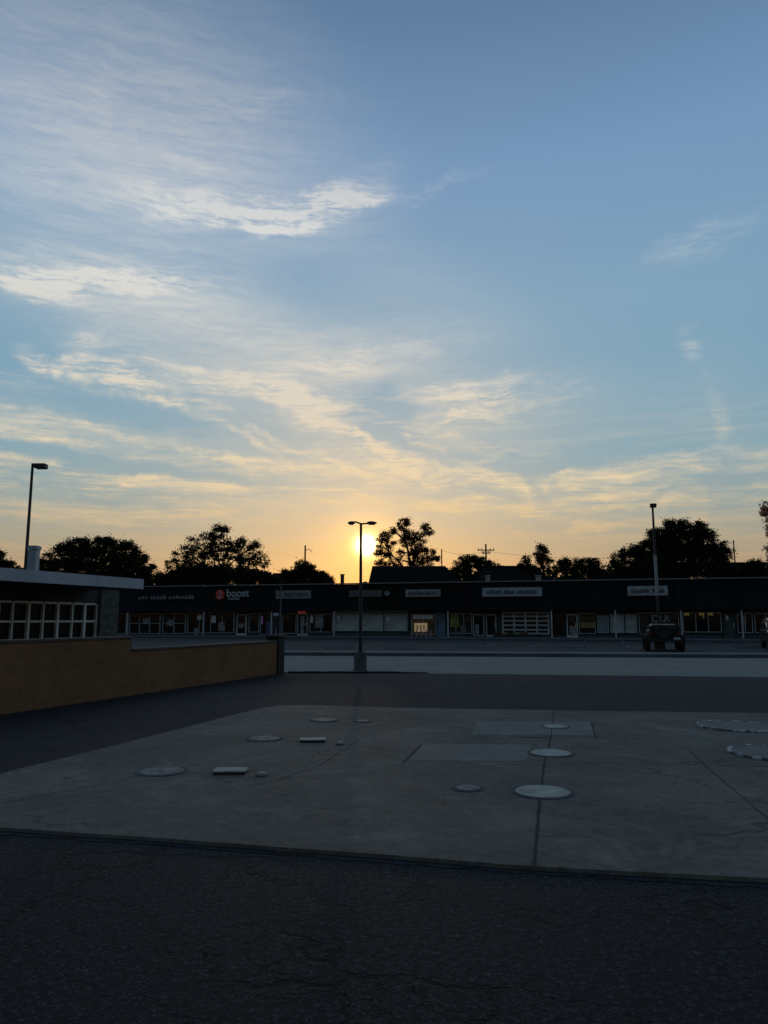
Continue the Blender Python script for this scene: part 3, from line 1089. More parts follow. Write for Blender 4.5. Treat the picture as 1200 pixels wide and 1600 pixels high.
# wide papered-over shop with pale header
a0, z0 = F(523, 957, PX)
a1, z1 = F(638, 953, PX)
hd = MB().box(a0, a1, PX - .20, PX + .05, ZC - .16, ZC - .001, MM).build('shop_header', mat('pale_header', (.50, .51, .52), .6, .15, 2), mall)
for (q0, q1, spot) in ((524, 561, 529), (563, 599, None), (601, 637, 606)):
    w, *_ = window(q0, q1, 958.5, 986, 1, pane=PALEWALL, rails=0)
    w['label'] = 'papered-over shop window'
    if spot:
        poster(w, spot - 2, spot + 3, 962, 970, PAPER)
# warm lit display
w, *_ = window(643, 681, 960, 992, 2, pane=LITB)
w['label'] = 'brown window with a warm lit display'
poster(w, 671, 680, 972, 988, BROWNP)
poster(w, 644, 647, 970, 984, OCHRE)
poster(w, 646, 677, 961, 967, PAPER, 'pale banner across the window top')
poster(w, 648, 668, 973.5, 987, LITW, 'cream lit display board')
for q in (652.5, 658, 663):
    poster(w, q - .8, q + .8, 977, 984, BROWNP, 'brown lettering stroke', off=-.155)
dd = door(682, 696, 957, frame=BLUEP, pane=BLUEP)
dd['label'] = 'dusty blue door'
w, *_ = window(700, 738, 958, 990, 3, pane=GLASS2)
poster(w, 704, 718, 960, 980, OCHRE)
poster(w, 719, 729, 977, 988, mat('pinkish_paper', (.16, .11, .11), .8, .3, 3))
poster(w, 727, 736, 963, 972, BROWNP)
w, *_ = window(740, 757, 960, 993, 1, frame=WFRAME)
poster(w, 743, 749, 976, 990, PAPERD)
d = door(760, 776, 960, frame=GFRAME)
# big gridded overhead door
w, *_ = window(785, 859, 956, 991, 4, frame=mat('pale_door_frame', (.46, .47, .48), .6, .15, 3), rails=4, bar=.13)
w['label'] = 'gridded overhead door with dark panes'
w, *_ = window(861, 882, 958, 992, 1, frame=STEELD)
d = door(886, 903, 960, frame=WFRAME)
poster(d, 889, 899, 963, 973, GLASS2)
poster(d, 890, 902, 978, 993, PAPERD)
w, *_ = window(905, 931, 958, 990, 1)
poster(w, 906, 930, 959, 970, mat('olive_awning', (.085, .065, .018), .8, .3, 3), 'olive brown panel across the window')
poster(w, 907, 930, 972, 981, OCHRE)
w, *_ = window(934, 952, 962, 989, 1, pane=mat('pale_blue_blind', (.24, .31, .36), .8, .2, 2))
w, *_ = window(954, 976, 960, 989, 1, pane=PALEWALL)
w, *_ = window(978, 996, 960, 989, 1, pane=PALEWALL)
w, *_ = window(999, 1062, 957, 991, 3, pane=GLASS2)
w, *_ = window(1068, 1128, 957, 988, 3, frame=GFRAME)
for q in (1073, 1096, 1110):
    poster(w, q - 4, q + 4, 957.5, 961.5, NEONY, 'small yellow shop light')
poster(w, 1098, 1100, 958, 966, NEONY)
dd = door(1131, 1150, 958, frame=GREENP, pane=GREENP)
dd['label'] = 'dull green door'
poster(dd, 1134, 1138, 962, 969, PAPER)
w, *_ = window(1153, 1177, 958, 989, 2)
poster(w, 1160, 1166, 962, 974, PAPERD)
w, *_ = window(1180, 1215, 958, 989, 2)
w, *_ = window(1220, 1260, 958, 989, 2)
# low plinth below the glass
pl = MB()
plx0 = F(200, 996, PX)[0]
pl.box(SL, SR, REC + .05, REC + .199, .119, .32, MM)
pl.build('plinth', STORE, mall)

# ------------------------------------------------------------------ signs on the fascia
SY = -.22


def panel(px0, px1, py0, py1):
    a, _ = F(px0, py1, SY)
    b, _ = F(px1, py1, SY)
    m_ = (px0 + px1) / 2
    return a, b, F(m_, py1, SY)[1], F(m_, py0, SY)[1]


def glyphs(a, b, z0, z1, words, y0, y1, seed):
    """worn unreadable lettering: strokes only"""
    rr = random.Random(seed)
    n = sum(words) + .8 * (len(words) - 1)
    cw = (b - a) / n
    x = a
    H_ = z1 - z0
    out_ = []
    for k, wn_ in enumerate(words):
        mb = MB()
        out_.append(mb)
        for i in range(wn_):
            w_ = cw * rr.uniform(.78, .97)
            top, low = rr.choice((1, 1, .82)), rr.choice((0, 0, .08))
            cut = rr.uniform(.3, .7)
            ins = w_ * rr.choice((0, .22, .3))
            mb.box(x, x + w_, y0, y1, z0 + H_ * low, z0 + H_ * cut, MM, min(.05, H_ * .12))
            mb.box(x + ins * rr.choice((0, 1)), x + w_ - ins, y0, y1, z0 + H_ * (cut - .08), z0 + H_ * top, MM, min(.05, H_ * .12))
            x += cw
        x += cw * .8
    return out_


def channel_sign(px0, px1, py0, py1, words, label, m, seed, group='shop signs along the fascia'):
    a, b, z0, z1 = panel(px0, px1, py0, py1)
    p = MM @ Vector(((a + b) / 2, SY, z0))
    t = thing('shop_sign', label, 'sign', p, group)
    MB().box(a - .05, b + .05, SY + .06, SY + .16, (z0 + z1) / 2 - .05, (z0 + z1) / 2 + .05, MM).build('rail', STEELD, t)
    for g_ in glyphs(a, b, z0, z1, words, SY, SY + .055, seed):
        g_.build('lettering', m, t)
    # brackets back to the fascia
    for q in (.1, .5, .9):
        x = a + (b - a) * q
        MB().box(x - .03, x + .03, SY + .161, .22, (z0 + z1) / 2 - .03, (z0 + z1) / 2 + .03, MM).build('bracket', STEELD, t)
    return t


def board_sign(px0, px1, py0, py1, words, label, m, ml, seed, group='shop signs along the fascia'):
    a, b, z0, z1 = panel(px0, px1, py0, py1)
    p = MM @ Vector(((a + b) / 2, SY, z0))
    t = thing('shop_sign', label, 'sign', p, group)
    MB().box(a, b, SY + .02, SY + .20, z0, z1, MM, .015).build('board', m, t)
    h = z1 - z0
    for g_ in glyphs(a + (b - a) * .08, b - (b - a) * .08, z0 + h * .28, z1 - h * .26, words, SY - .006, SY + .018, seed):
        g_.build('lettering', ml, t)
    for q in (.08, .92):
        x = a + (b - a) * q
        MB().box(x - .04, x + .04, SY + .201, .24, z0 + h * .3, z0 + h * .7, MM).build('bracket', STEELD, t)
    return t


DIMW = mat('grimy_white_letters', (.20, .21, .215), .6, .2, 4)
channel_sign(216, 304, 930.5, 936.5, (3, 5, 8), 'long thin row of grey letters on the leftmost shop fascia', DIMW, 3)
# round red emblem and white lower-case lettering
a, b, z0, z1 = panel(338, 390, 922, 937)
t = thing('shop_sign', 'sign with a round red emblem and white lower-case word', 'sign', MM @ Vector(((a + b) / 2, SY, z0)), 'shop signs along the fascia')
cx, _ = F(343.5, 930, SY)
zc = F(343, 929.5, SY)[1]
rr_ = abs(F(350.5, 930, SY)[0] - cx)
emb = MM @ Matrix.Translation((cx, SY + .05, zc)) @ Matrix.Rotation(R(90), 4, 'X')
em = MB().lathe([(rr_ * .98, -.07), (rr_ * .98, .03), (rr_ * .93, .045), (.01, .045)], 32, emb).build('emblem', REDM, t)
sw = MB()                                   # pale curved strokes of the emblem
for (a0_, a1_, rad) in ((200, 330, .62), (20, 150, .62), (250, 420, .25)):
    P = [Vector((math.cos(R(a0_ + (a1_ - a0_) * i / 9)) * rr_ * rad, math.sin(R(a0_ + (a1_ - a0_) * i / 9)) * rr_ * rad, .055)) for i in range(10)]
    sw.tube([emb @ p for p in P], [rr_ * (.05 + .10 * math.sin(math.pi * i / 9)) for i in range(10)], 6)
sw.build('swirl', SIGNL, em)


def put_text(txt, px0, px1, py_base, m, parent, bold=.01, squeeze=1.0):
    a, _ = F(px0, py_base, SY)
    b, _ = F(px1, py_base, SY)
    z = F((px0 + px1) / 2, py_base, SY)[1]
    _, w_ = text_bm(txt, 1.0, Matrix.Identity(4), .02, bold)
    k = (b - a) / w_
    for i_, ch in enumerate(txt):
        _, wf = text_bm(txt[:i_ + 1], 1.0, Matrix.Identity(4), .02, bold)
        mb, wc = text_bm(ch, 1.0, Matrix.Identity(4), .02, bold)
        base = MM @ Matrix.Translation((a + (wf - wc) * k, SY, z)) @ Matrix.Rotation(R(90), 4, 'X') @ Matrix.Diagonal((k, k * squeeze, 1, 1))
        mb.v = [tuple(base @ Vector(v)) for v in mb.v]
        mb.build('letter', m, parent)


put_text('boost', 353.5, 389, 932.2, SIGNL, t, .02, 1.0)
put_text('mobile', 356, 374, 937.2, SIGNL, t, .015, .9)
bk = MB()
s0, _ = F(353, 930, SY)
s1, _ = F(390, 930, SY)
bk.box(s0, s1, SY + .03, SY + .09, zc - .12, zc - .02, MM)
bk.build('rail', STEELD, t)
for q in (s0 + .2, s1 - .2):
    MB().box(q - .03, q + .03, SY + .091, .22, zc - .1, zc - .04, MM).build('bracket', STEELD, t)
MB().box(cx - .03, cx + .03, SY + .131, .22, zc - .05, zc + .05, MM).build('bracket', STEELD, t)
board_sign(430.5, 485, 922.5, 935.5, (1, 3, 4), 'pale sign board with smudged letters behind the slim grey post', mat('smudged_sign_face', (.22, .215, .22), .6, .3, 2.5), SIGND, 5)
board_sign(545, 596, 922.5, 932.5, (4, 6), 'dim olive sign board behind the double-headed lamp post', mat('dim_sign_face', (.13, .13, .10), .7, .2, 3), SIGND, 8)
# small disc sign
ax, az_ = F(604.5, 927, SY)
t = thing('round_sign', 'small dim round sign right of the olive board', 'sign', MM @ Vector((ax, SY, az_)), 'shop signs along the fascia')
MB().lathe([(.24, -.06), (.24, .02), (.22, .03), (.01, .03)], 24, MM @ Matrix.Translation((ax, SY + .04, az_)) @ Matrix.Rotation(R(90), 4, 'X')).build('disc', PAPERD, t)
MB().box(ax - .03, ax + .03, SY + .101, .22, az_ - .03, az_ + .03, MM).build('bracket', STEELD, t)
board_sign(633.5, 688, 921, 932.5, (8, 6), 'short pale sign board above the warm lit window', mat('pale_sign_face', (.30, .29, .285), .6, .2, 3), SIGND, 11)
board_sign(753.5, 847, 918, 932, (5, 4, 7), 'longest pale sign board, above the gridded overhead door', SIGNW, SIGND, 13)
board_sign(981, 1044, 915.5, 930.5, (6, 4), 'pale sign board crossed by the tall lamp post on the right', SIGNW, SIGND, 17)
# letters standing over the dark car
t = thing('letter_sign', 'three white letters in the shop window just above the dark car', 'sign', MM @ Vector((F(1032, 973, .4)[0], .4, 1.6)))
SY_keep = SY
SY = .0
put_text('QLA', 1018, 1047, 971.5, mat('dim_letters', (.20, .205, .21), .6, .2, 5), t, .02, 1.1)
SY = SY_keep
sa, sb = F(1017, 972, 0)[0], F(1048, 972, 0)[0]
zz = F(1032, 970.8, 0)[1]
MB().box(sa, sb, .022, .05, zz - .05, zz, MM).box(sa, sa + .05, .022, .05, .121, zz - .051, MM).box(sb - .05, sb, .022, .05, .121, zz - .051, MM).build('rack', STEELD, t)

# things on the mall roof ---------------------------------------------
def roofbox(px, py0, py1, w, label, cat, m, name, depth=4.0):
    s_, zt_ = F(px, py0, depth)
    t = thing(name, label, cat, MM @ Vector((s_, depth, 4.8)))
    MB().box(s_ - w / 2, s_ + w / 2, depth - w / 2, depth + w / 2, 4.79, zt_ - .08, MM, .02).build('stack', m, t)
    MB().box(s_ - w / 2 - .06, s_ + w / 2 + .06, depth - w / 2 - .06, depth + w / 2 + .06, zt_ - .079, zt_, MM, .02).build('cap', m, t)


roofbox(535, 897, 908, .30, 'short dark chimney on the mall roof left of the sun', 'chimney', STEELD, 'chimney')
roofbox(841, 899, 907, .42, 'small white vent on the mall roof over the gridded door', 'vent', WHITEP, 'roof_vent', 2.0)
roofbox(762, 899, 907, .34, 'small grey vent on the mall roof over the longest sign', 'vent', STEELG, 'roof_vent', 2.0)

# ------------------------------------------------------------------ lamp posts
def lamp_single(px, pytop, Y, pw, label, base_y=None, sleeve=None, head_w=.5, head_dir=(1, 0)):
    top = AT(px, pytop, Y)
    t = thing('lamp_post', label, 'lamp post', (top.x, top.y, 0), 'lamp posts around the lots')
    zt_ = top.z
    MB().box(top.x - .22, top.x + .22, top.y - .22, top.y + .22, 0, .5, None, .03).build('footing', KERBM, t)
    MB().tube([(top.x, top.y, .5), (top.x, top.y, zt_ * .5), (top.x, top.y, zt_ + .08)], [pw / 2 * 1.1, pw / 2, pw / 2 * .8], 10).build('pole', STEELD, t)
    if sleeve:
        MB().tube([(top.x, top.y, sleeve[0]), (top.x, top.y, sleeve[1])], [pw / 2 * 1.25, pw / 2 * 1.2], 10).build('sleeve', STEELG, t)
    hx, hy = head_dir
    ang = math.atan2(hy, hx)
    M = Matrix.Translation((top.x, top.y, zt_)) @ Matrix.Rotation(ang, 4, 'Z')
    hb = MB()
    hb.box(-.02, .14, -.04, .04, -.06, .02, M, .01)
    hb.build('arm', STEELD, t)
    hd_ = MB().box(.12, .12 + head_w, -.17, .17, -.14, .06, M, .03).build('lamp_head', STEELD, t)
    MB().box(.18, .06 + head_w, -.13, .13, -.152, -.141, M).build('lens', PAPERD, hd_)
    return t


lamp_single(51, 727, 30, .13, 'tall dark lamp post with one boxy head, behind the flat-roofed building', head_w=.46)
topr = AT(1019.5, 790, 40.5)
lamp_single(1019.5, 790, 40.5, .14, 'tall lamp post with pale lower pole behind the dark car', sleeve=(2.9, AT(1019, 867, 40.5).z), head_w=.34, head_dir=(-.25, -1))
# double-headed post on a pedestal beside the road
pb = G(563, 1047)
Yd = pb.y
tp = AT(569, 818, Yd)
t = thing('lamp_post', 'double-headed lamp post on a concrete pedestal in front of the sun', 'lamp post', (pb.x, Yd, 0), 'lamp posts around the lots')
MB().box(pb.x - .20, pb.x + .20, Yd - .18, Yd + .22, -.02, .58, None, .03).build('pedestal', mat('dirty_pedestal', (.11, .10, .088), .9, .35, 4), t)
MB().tube([(pb.x, Yd, .58), (pb.x, Yd, 2.4), (pb.x, Yd, tp.z)], [.062, .052, .042], 10).build('pole', STEELD, t)
MB().box(pb.x - .09, pb.x + .09, Yd - .09, Yd + .09, .58, .61, None, .005).build('base_plate', STEELD, t)
arm = MB()
arm.tube([(pb.x - .36, Yd, tp.z + .03), (pb.x - .18, Yd, tp.z + .055), (pb.x, Yd, tp.z - .01), (pb.x + .22, Yd, tp.z + .0), (pb.x + .36, Yd, tp.z + .03)], [.022, .026, .03, .026, .022], 8)
arm.build('cross_arm', STEELD, t)
for sx in (-1, 1):
    x0 = pb.x + sx * .20
    x1 = pb.x + sx * (.44 if sx < 0 else .52)
    hm = MB()
    k = 8
    pr = [(x0 + (x1 - x0) * i / k, .045 + .05 * math.sin(math.pi * min(1, (i + .6) / k * .95))) for i in range(k + 1)]
    hm.tube([(x, Yd, tp.z + .025 - .02 * abs(x - x0)) for x, _ in pr], [max(.02, h * .6) for _, h in pr], 8)
    hd_ = hm.build('lamp_head', STEELD, t, True)
    MB().box(min(x0, x1) + .05, max(x0, x1) - .05, Yd - .035, Yd + .035, tp.z - .047, tp.z - .03).build('lens', PAPERD, hd_)

# slim post in front of the shops, left
q = G(437.5, 999)
sy_ = q.y - 2.0
q = AT(437.5, 996, sy_)
t = thing('sign_post', 'slim grey post with a small white-topped box, in front of a pale smudged sign board', 'post', (q.x, sy_, 0))
zt_ = AT(437.5, 916, sy_).z
MB().tube([(q.x, sy_, 0), (q.x, sy_, zt_)], [.065, .055], 8).build('pole', mat('weathered_grey_paint', (.13, .13, .13), .6, .2, 4), t)
z1_ = AT(432, 960, sy_).z
xb = AT(431.5, 960, sy_).x
bx_ = MB().box(xb - .18, xb + .18, sy_ - .1, sy_ + .1, z1_ - .95, z1_ - .14, None, .02).build('signal_box', STEELD, t)
MB().box(xb - .21, xb + .21, sy_ - .13, sy_ + .13, z1_ - .138, z1_ + .10, None, .03).build('box_top', SIGNL, bx_)
MB().box(xb + .181, q.x, sy_ - .02, sy_ + .02, z1_ - .5, z1_ - .46).build('bracket', STEELD, t)

# ------------------------------------------------------------------ wheel stops, bike rack, planters
def stop(px, py, w, label, m=WALKM):
    p = G(px, py, .02)
    t = tag(None or MB().build('wheel_stop', m), label, 'wheel stop', 'wheel stops in the far lot')
    me = t.data
    prof = [(-.08, 0), (-.06, .09), (-.03, .11), (.03, .11), (.06, .09), (.08, 0)]
    d = md
    n = Vector((-d.y, d.x, 0))
    v = []
    for s_ in (-w / 2, -w / 2 + .04, w / 2 - .04, w / 2):
        k = .85 if abs(s_) == w / 2 else 1
        for (y, z) in prof:
            v.append(tuple(d * s_ + n * y * k + Vector((0, 0, z * k))))
    f = []
    for i in range(3):
        for j in range(5):
            f.append((i * 6 + j, (i + 1) * 6 + j, (i + 1) * 6 + j + 1, i * 6 + j + 1))
    f += [tuple(range(5, -1, -1)), tuple(range(18, 24))]
    me.from_pydata(v, [], f)
    me.update()
    t.location = p
    return t


stop(1006, 1014, .55, 'short bright white wheel stop just left of the dark car', WHITEP)
stop(527, 1013, 1.8, 'long grey wheel stop left of the double-headed lamp post')
stop(628, 1014, 1.8, 'long grey wheel stop right of the double-headed lamp post')
stop(1162, 1012, 1.8, 'long grey wheel stop between the two parked vehicles on the right')
stop(735, 1012.5, 1.8, 'long grey wheel stop in front of the white-framed window')
stop(890, 1012, 1.8, 'long grey wheel stop in front of the olive panel window')

q = MM @ Vector((F(659, 996, -.6)[0], -.6, .12))
t = thing('bike_rack', 'low pale bike rack of hoops below the warm lit window', 'bike rack', q)
for i in range(5):
    c = q + md * ((i - 2) * .42)
    P = [c + Vector((0, 0, 0)), c + Vector((0, 0, .45))] + [c + mn * (.16 * (1 - math.cos(a_))) + Vector((0, 0, .45 + .16 * math.sin(a_))) for a_ in (.6, 1.57, 2.5)] + [c + mn * .32 + Vector((0, 0, .45)), c + mn * .32]
    MB().tube(P, [.03] * len(P), 8).build('hoop', STEELG, t)
FLOW = leaf_mat('orange_blooms', (.25, .10, .02), (.16, .14, .04), .1)
for k, (p_, lab) in enumerate(((778, 'low planter with orange blooms at the left foot of the gridded door'), (798, 'low planter with orange blooms in the middle below the gridded door'),
                               (818, 'low planter with orange blooms nearest the right half of the gridded door'))):
    q = MM @ Vector((F(p_, 997, .3)[0], .3, .12))
    t = thing('planter', lab, 'planter', q, 'planters below the gridded door')
    Mq = Matrix.Translation(q) @ Matrix.Rotation(math.atan2(md.y, md.x), 4, 'Z')
    MB().box(-.38, .38, -.16, .16, 0, .26, Mq, .02).build('trough', STEELD, t)
    mb = MB()
    rr = random.Random(k)
    for i in range(160):
        c = Vector((rr.uniform(-.36, .36), rr.uniform(-.14, .14), .26 + rr.random() ** 2 * .22))
        u = Vector((rr.gauss(0, 1), rr.gauss(0, 1), rr.gauss(0, 1))).normalized() * .04
        v_ = u.orthogonal().normalized() * .03
        mb.poly([Mq @ (c - u - v_), Mq @ (c + u - v_), Mq @ (c + u + v_), Mq @ (c - u + v_)])
    mb.build('blooms', FLOW, t)

# ------------------------------------------------------------------ cars
CARD = mat('dark_car_paint', (.006, .007, .009), .45, .1, 2, spec=.25)
CARB = mat('black_car_paint', (.010, .011, .015), .22, .1, 2, spec=.5)
HEADL = mat('headlamp_glass', (.55, .56, .58), .15, .1, 3)
TAILL = mat('tail_lamp_glass', (.16, .012, .010), .2, .1, 3)


def wheel(parent, M, x, y, r, w):
    Mw = M @ Matrix.Translation((x, y, r)) @ Matrix.Rotation(R(-90 if y < 0 else 90), 4, 'X').inverted()
    ty = MB().lathe([(r * .62, -w / 2), (r * .93, -w / 2), (r, -w * .34), (r, w * .34), (r * .93, w / 2), (r * .62, w / 2), (r * .60, w * .3)], 28, Mw)
    wh = ty.build('wheel', RUBBER, parent, True)
    MB().lathe([(r * .59, -w * .3), (r * .59, w * .36), (r * .5, w * .30), (r * .2, w * .34), (.02, w * .42)], 20, Mw).build('rim', STEELG, wh)
    return wh


def loft(sections, M):
    """closed rings of equal length, lofted"""
    mb = MB()
    n = len(sections[0])
    for s_ in sections:
        mb.v += [tuple(M @ Vector(p)) for p in s_]
    for i in range(len(sections) - 1):
        for j in range(n):
            mb.f.append((i * n + j, (i + 1) * n + j, (i + 1) * n + (j + 1) % n, i * n + (j + 1) % n))
    mb.f.append(tuple(range(n)))
    mb.f.append(tuple(reversed([(len(sections) - 1) * n + j for j in range(n)])))
    return mb


def ring(x, hw, z0, z1, tuck=.0, rnd_=.08):
    t_ = hw - tuck
    return [(x, -hw + rnd_, z0), (x, hw - rnd_, z0), (x, hw, z0 + rnd_), (x, hw, (z0 + z1) / 2), (x, t_, z1 - rnd_), (x, t_ - rnd_, z1),
            (x, -t_ + rnd_, z1), (x, -t_, z1 - rnd_), (x, -hw, (z0 + z1) / 2), (x, -hw, z0 + rnd_)]


def offroad(loc, yaw, label):
    M = Matrix.Translation(loc) @ Matrix.Rotation(yaw, 4, 'Z')
    t = thing('offroad_car', label, 'car', loc)
    # lower tub with square bonnet
    secs = [ring(-1.85, .74, .55, 1.02), ring(-1.80, .78, .50, 1.08), ring(.35, .78, .48, 1.10), ring(.40, .76, .48, 1.10), ring(1.55, .66, .52, 1.06), ring(1.62, .62, .58, 1.0)]
    loft(secs, M).build('body', CARD, t)
    cab = [ring(-1.78, .72, 1.02, 1.33, .06), ring(-.2, .72, 1.02, 1.37, .06), ring(.05, .72, 1.02, 1.35, .07), ring(.40, .72, 1.02, 1.18, .07)]
    loft(cab, M).build('cabin', CARD, t)
    for s_ in (-1, 1):
        for (x0, x1) in ((-1.62, -.85), (-.75, .0)):
            MB().box(x0, x1, s_ * .715 - .012, s_ * .715 + .012, 1.12, 1.29, M).build('window', GLASS2, t)
    MB().box(-1.80, -1.775, -.52, .52, 1.12, 1.30, M).build('window', GLASS2, t)
    for s_ in (-1, 1):
        for x in (-1.25, 1.12):
            fl = MB()
            P = [(x + math.cos(a_) * .50, s_ * .80, .38 + math.sin(a_) * .46) for a_ in [math.pi * i / 8 for i in range(9)]]
            for p0, p1 in zip(P, P[1:]):
                fl.poly([M @ Vector((p0[0], s_ * .70, p0[2])), M @ Vector((p1[0], s_ * .70, p1[2])), M @ Vector((p1[0], s_ * .96, p1[2])), M @ Vector((p0[0], s_ * .96, p0[2]))])
                fl.poly([M @ Vector((p0[0], s_ * .96, p0[2])), M @ Vector((p1[0], s_ * .96, p1[2])), M @ Vector((p1[0], s_ * .96, p1[2] - .07)), M @ Vector((p0[0], s_ * .96, p0[2] - .07))])
            fl.build('fender', RUBBER, t)
            wheel(t, M, x, s_ * .82, .39, .26)
        MB().box(-1.90, -1.855, s_ * .66 - .07, s_ * .66 + .07, .84, 1.0, M, .01).build('tail_lamp', TAILL, t)
        MB().box(.25, .42, s_ * .80 - .02, s_ * .80 + .10, 1.12, 1.28, M, .02).build('mirror', CARD, t)
        MB().box(1.60, 1.66, s_ * .42 - .10, s_ * .42 + .10, .78, .96, M, .02).build('headlight', HEADL, t)
    MB().box(-2.02, -1.88, -.80, .80, .48, .62, M, .02).build('rear_bumper', STEELD, t)
    MB().box(1.66, 1.80, -.80, .80, .48, .62, M, .02).build('front_bumper', STEELD, t)
    Ms = M @ Matrix.Translation((-1.96, .05, .95)) @ Matrix.Rotation(R(-90), 4, 'Y')
    sp_ = MB().lathe([(.24, -.10), (.35, -.10), (.38, -.06), (.38, .06), (.35, .10), (.24, .10), (.22, .05)], 28, Ms).build('spare_wheel', RUBBER, t, True)
    MB().lathe([(.22, -.04), (.22, .07), (.12, .05), (.02, .06)], 20, Ms).build('rim', STEELD, sp_)
    MB().box(-2.035, -2.02, -.70, -.40, .60, .72, M).build('number_plate', SIGNL, t)
    return t


def suv(loc, yaw, label):
    M = Matrix.Translation(loc) @ Matrix.Rotation(yaw, 4, 'Z')
    t = thing('parked_suv', label, 'car', loc)
    secs = [ring(-2.30, .80, .45, .95), ring(-2.2, .92, .36, 1.05), ring(-1.0, .95, .32, 1.08), ring(.9, .95, .32, 1.06), ring(1.9, .90, .34, .98), ring(2.25, .82, .40, .86), ring(2.32, .74, .46, .78)]
    loft(secs, M).build('body', CARB, t, True)
    cab = [ring(-2.15, .80, 1.05, 1.50, .12), ring(-1.9, .86, 1.06, 1.70, .14), ring(.0, .86, 1.06, 1.74, .14), ring(.35, .86, 1.06, 1.66, .14), ring(1.0, .86, 1.05, 1.12, .12)]
    loft(cab, M).build('cabin', CARB, t)
    mb = MB()
    mb.poly([M @ Vector(p) for p in ((.45, -.62, 1.625), (.45, .62, 1.625), (1.0, .70, 1.15), (1.0, -.70, 1.15))])
    mb.build('windscreen', GLASS2, t)
    MB().box(.36, .44, -.60, .60, 1.66, 1.70, M, .01).build('roof_trim', CHROME, t)
    for s_ in (-1, 1):
        for (x0, x1) in ((-1.85, -1.2), (-1.1, -.3), (-.22, .45)):
            MB().poly([M @ Vector((x0, s_ * .868, 1.12)), M @ Vector((x1, s_ * .868, 1.12)), M @ Vector((x1, s_ * .78, 1.56)), M @ Vector((x0, s_ * .78, 1.56))]).build('window', GLASS2, t)
        MB().box(2.12, 2.30, s_ * .66 - .14, s_ * .66 + .14, .70, .84, M, .03).build('headlight', HEADL, t)
        MB().box(.55, .75, s_ * 1.02 - .09, s_ * 1.02 + .09, 1.05, 1.20, M, .03).build('mirror', CARB, t)
        for x in (-1.4, 1.45):
            wheel(t, M, x, s_ * .84, .37, .24)
    gr = MB()
    for z_ in (.58, .66, .74):
        gr.box(2.31, 2.35, -.46, .46, z_ - .018, z_ + .018, M, .006)
    gr.build('grille', CHROME, t)
    MB().box(2.26, 2.40, -.78, .78, .36, .50, M, .03).build('front_bumper', CHROME, t)
    return t


pj = G(1036, 1016, .02)
offroad(pj, math.atan2(1, .30), 'dark boxy off-road car with a rear spare wheel, parked below the white letters')
ps = G(1224, 1013, .02)
suv(ps, math.atan2(-1, -.38), 'black car with chrome trim, cut by the right picture edge')

# ------------------------------------------------------------------ houses behind the mall
def house(px0, px1, pyr, pye, Y, label, ridge_in=(.0, .12), m=SHINGLE, red=False, depth=9.0):
    a, b = AT(px0, pye, Y), AT(px1, pye, Y)
    zr = AT((px0 + px1) / 2, pyr, Y + depth / 2).z
    ze = min(a.z, zr - .8)
    t = thing('house', label, 'house', ((a.x + b.x) / 2, Y, 0))
    MB().box(a.x + .4, b.x - .4, Y + .4, Y + depth - .4, -.05, ze, None).build('wall', SIDING, t)
    w_ = b.x - a.x
    r0, r1 = a.x + w_ * ridge_in[0], b.x - w_ * ridge_in[1]
    V = [(a.x, Y, ze), (b.x, Y, ze), (b.x, Y + depth, ze), (a.x, Y + depth, ze), (r0, Y + depth / 2, zr), (r1, Y + depth / 2, zr)]
    mb = MB()
    mb.v = V
    mb.f = [(0, 1, 5, 4), (2, 3, 4, 5), (1, 2, 5), (3, 0, 4), (3, 2, 1, 0)]
    rf = mb.build('roof', m, t)
    MB().tube([(r0, Y + depth / 2, zr + .02), (r1, Y + depth / 2, zr + .02)], [.12, .12], 6).build('ridge', mat('red_lit_ridge', (.10, .05, .045), .8, .2, 3) if red else m, rf)  # reddened ridge: evening light painted into its colour
    for k in range(3):
        x = a.x + w_ * (.2 + .3 * k)
        f = MB().box(x - .6, x + .6, Y + .36, Y + .399, 1.0, 2.3).build('window', WFRAME, t)
        MB().box(x - .5, x + .5, Y + .34, Y + .359, 1.1, 2.2).build('pane', GLASS, f)
    return t


house(576, 722, 886, 909, 90, 'house with a long hipped roof and a ridge coloured as red-lit under the ragged tree', (.03, .14), red=True)
house(752, 862, 885.5, 906, 95, 'house with a dark low roof behind the longest pale sign', (.1, .1))
house(1150, 1260, 880, 904, 96, 'dark house roof at the right edge behind the mall', (.12, .1))
house(405, 470, 897, 911, 100, 'small dark house roof left of the bushy low tree', (.2, .2))

# ------------------------------------------------------------------ utility poles
def upole(px, pyt, Y, label, arms=(), w=.26):
    p = AT(px, pyt, Y)
    t = thing('utility_pole', label, 'pole', (p.x, Y, 0), 'utility poles beyond the mall')
    MB().tube([(p.x, Y, -.05), (p.x, Y, p.z * .6), (p.x, Y, p.z)], [w * .6, w * .5, w * .42], 8).build('pole', BARK, t)
    for (dz, hw, tilt) in arms:
        z = p.z - dz
        MB().box(p.x - hw, p.x + hw, Y - .18, Y - .14 + .02, z - .07, z + .07).build('cross_arm', BARK, t)
        for q in (-.92, -.5, .5, .92):
            MB().tube([(p.x + q * hw, Y - .15, z + .071), (p.x + q * hw, Y - .15, z + .28)], [.06, .045], 6).build('insulator', STEELG, t)
    return t


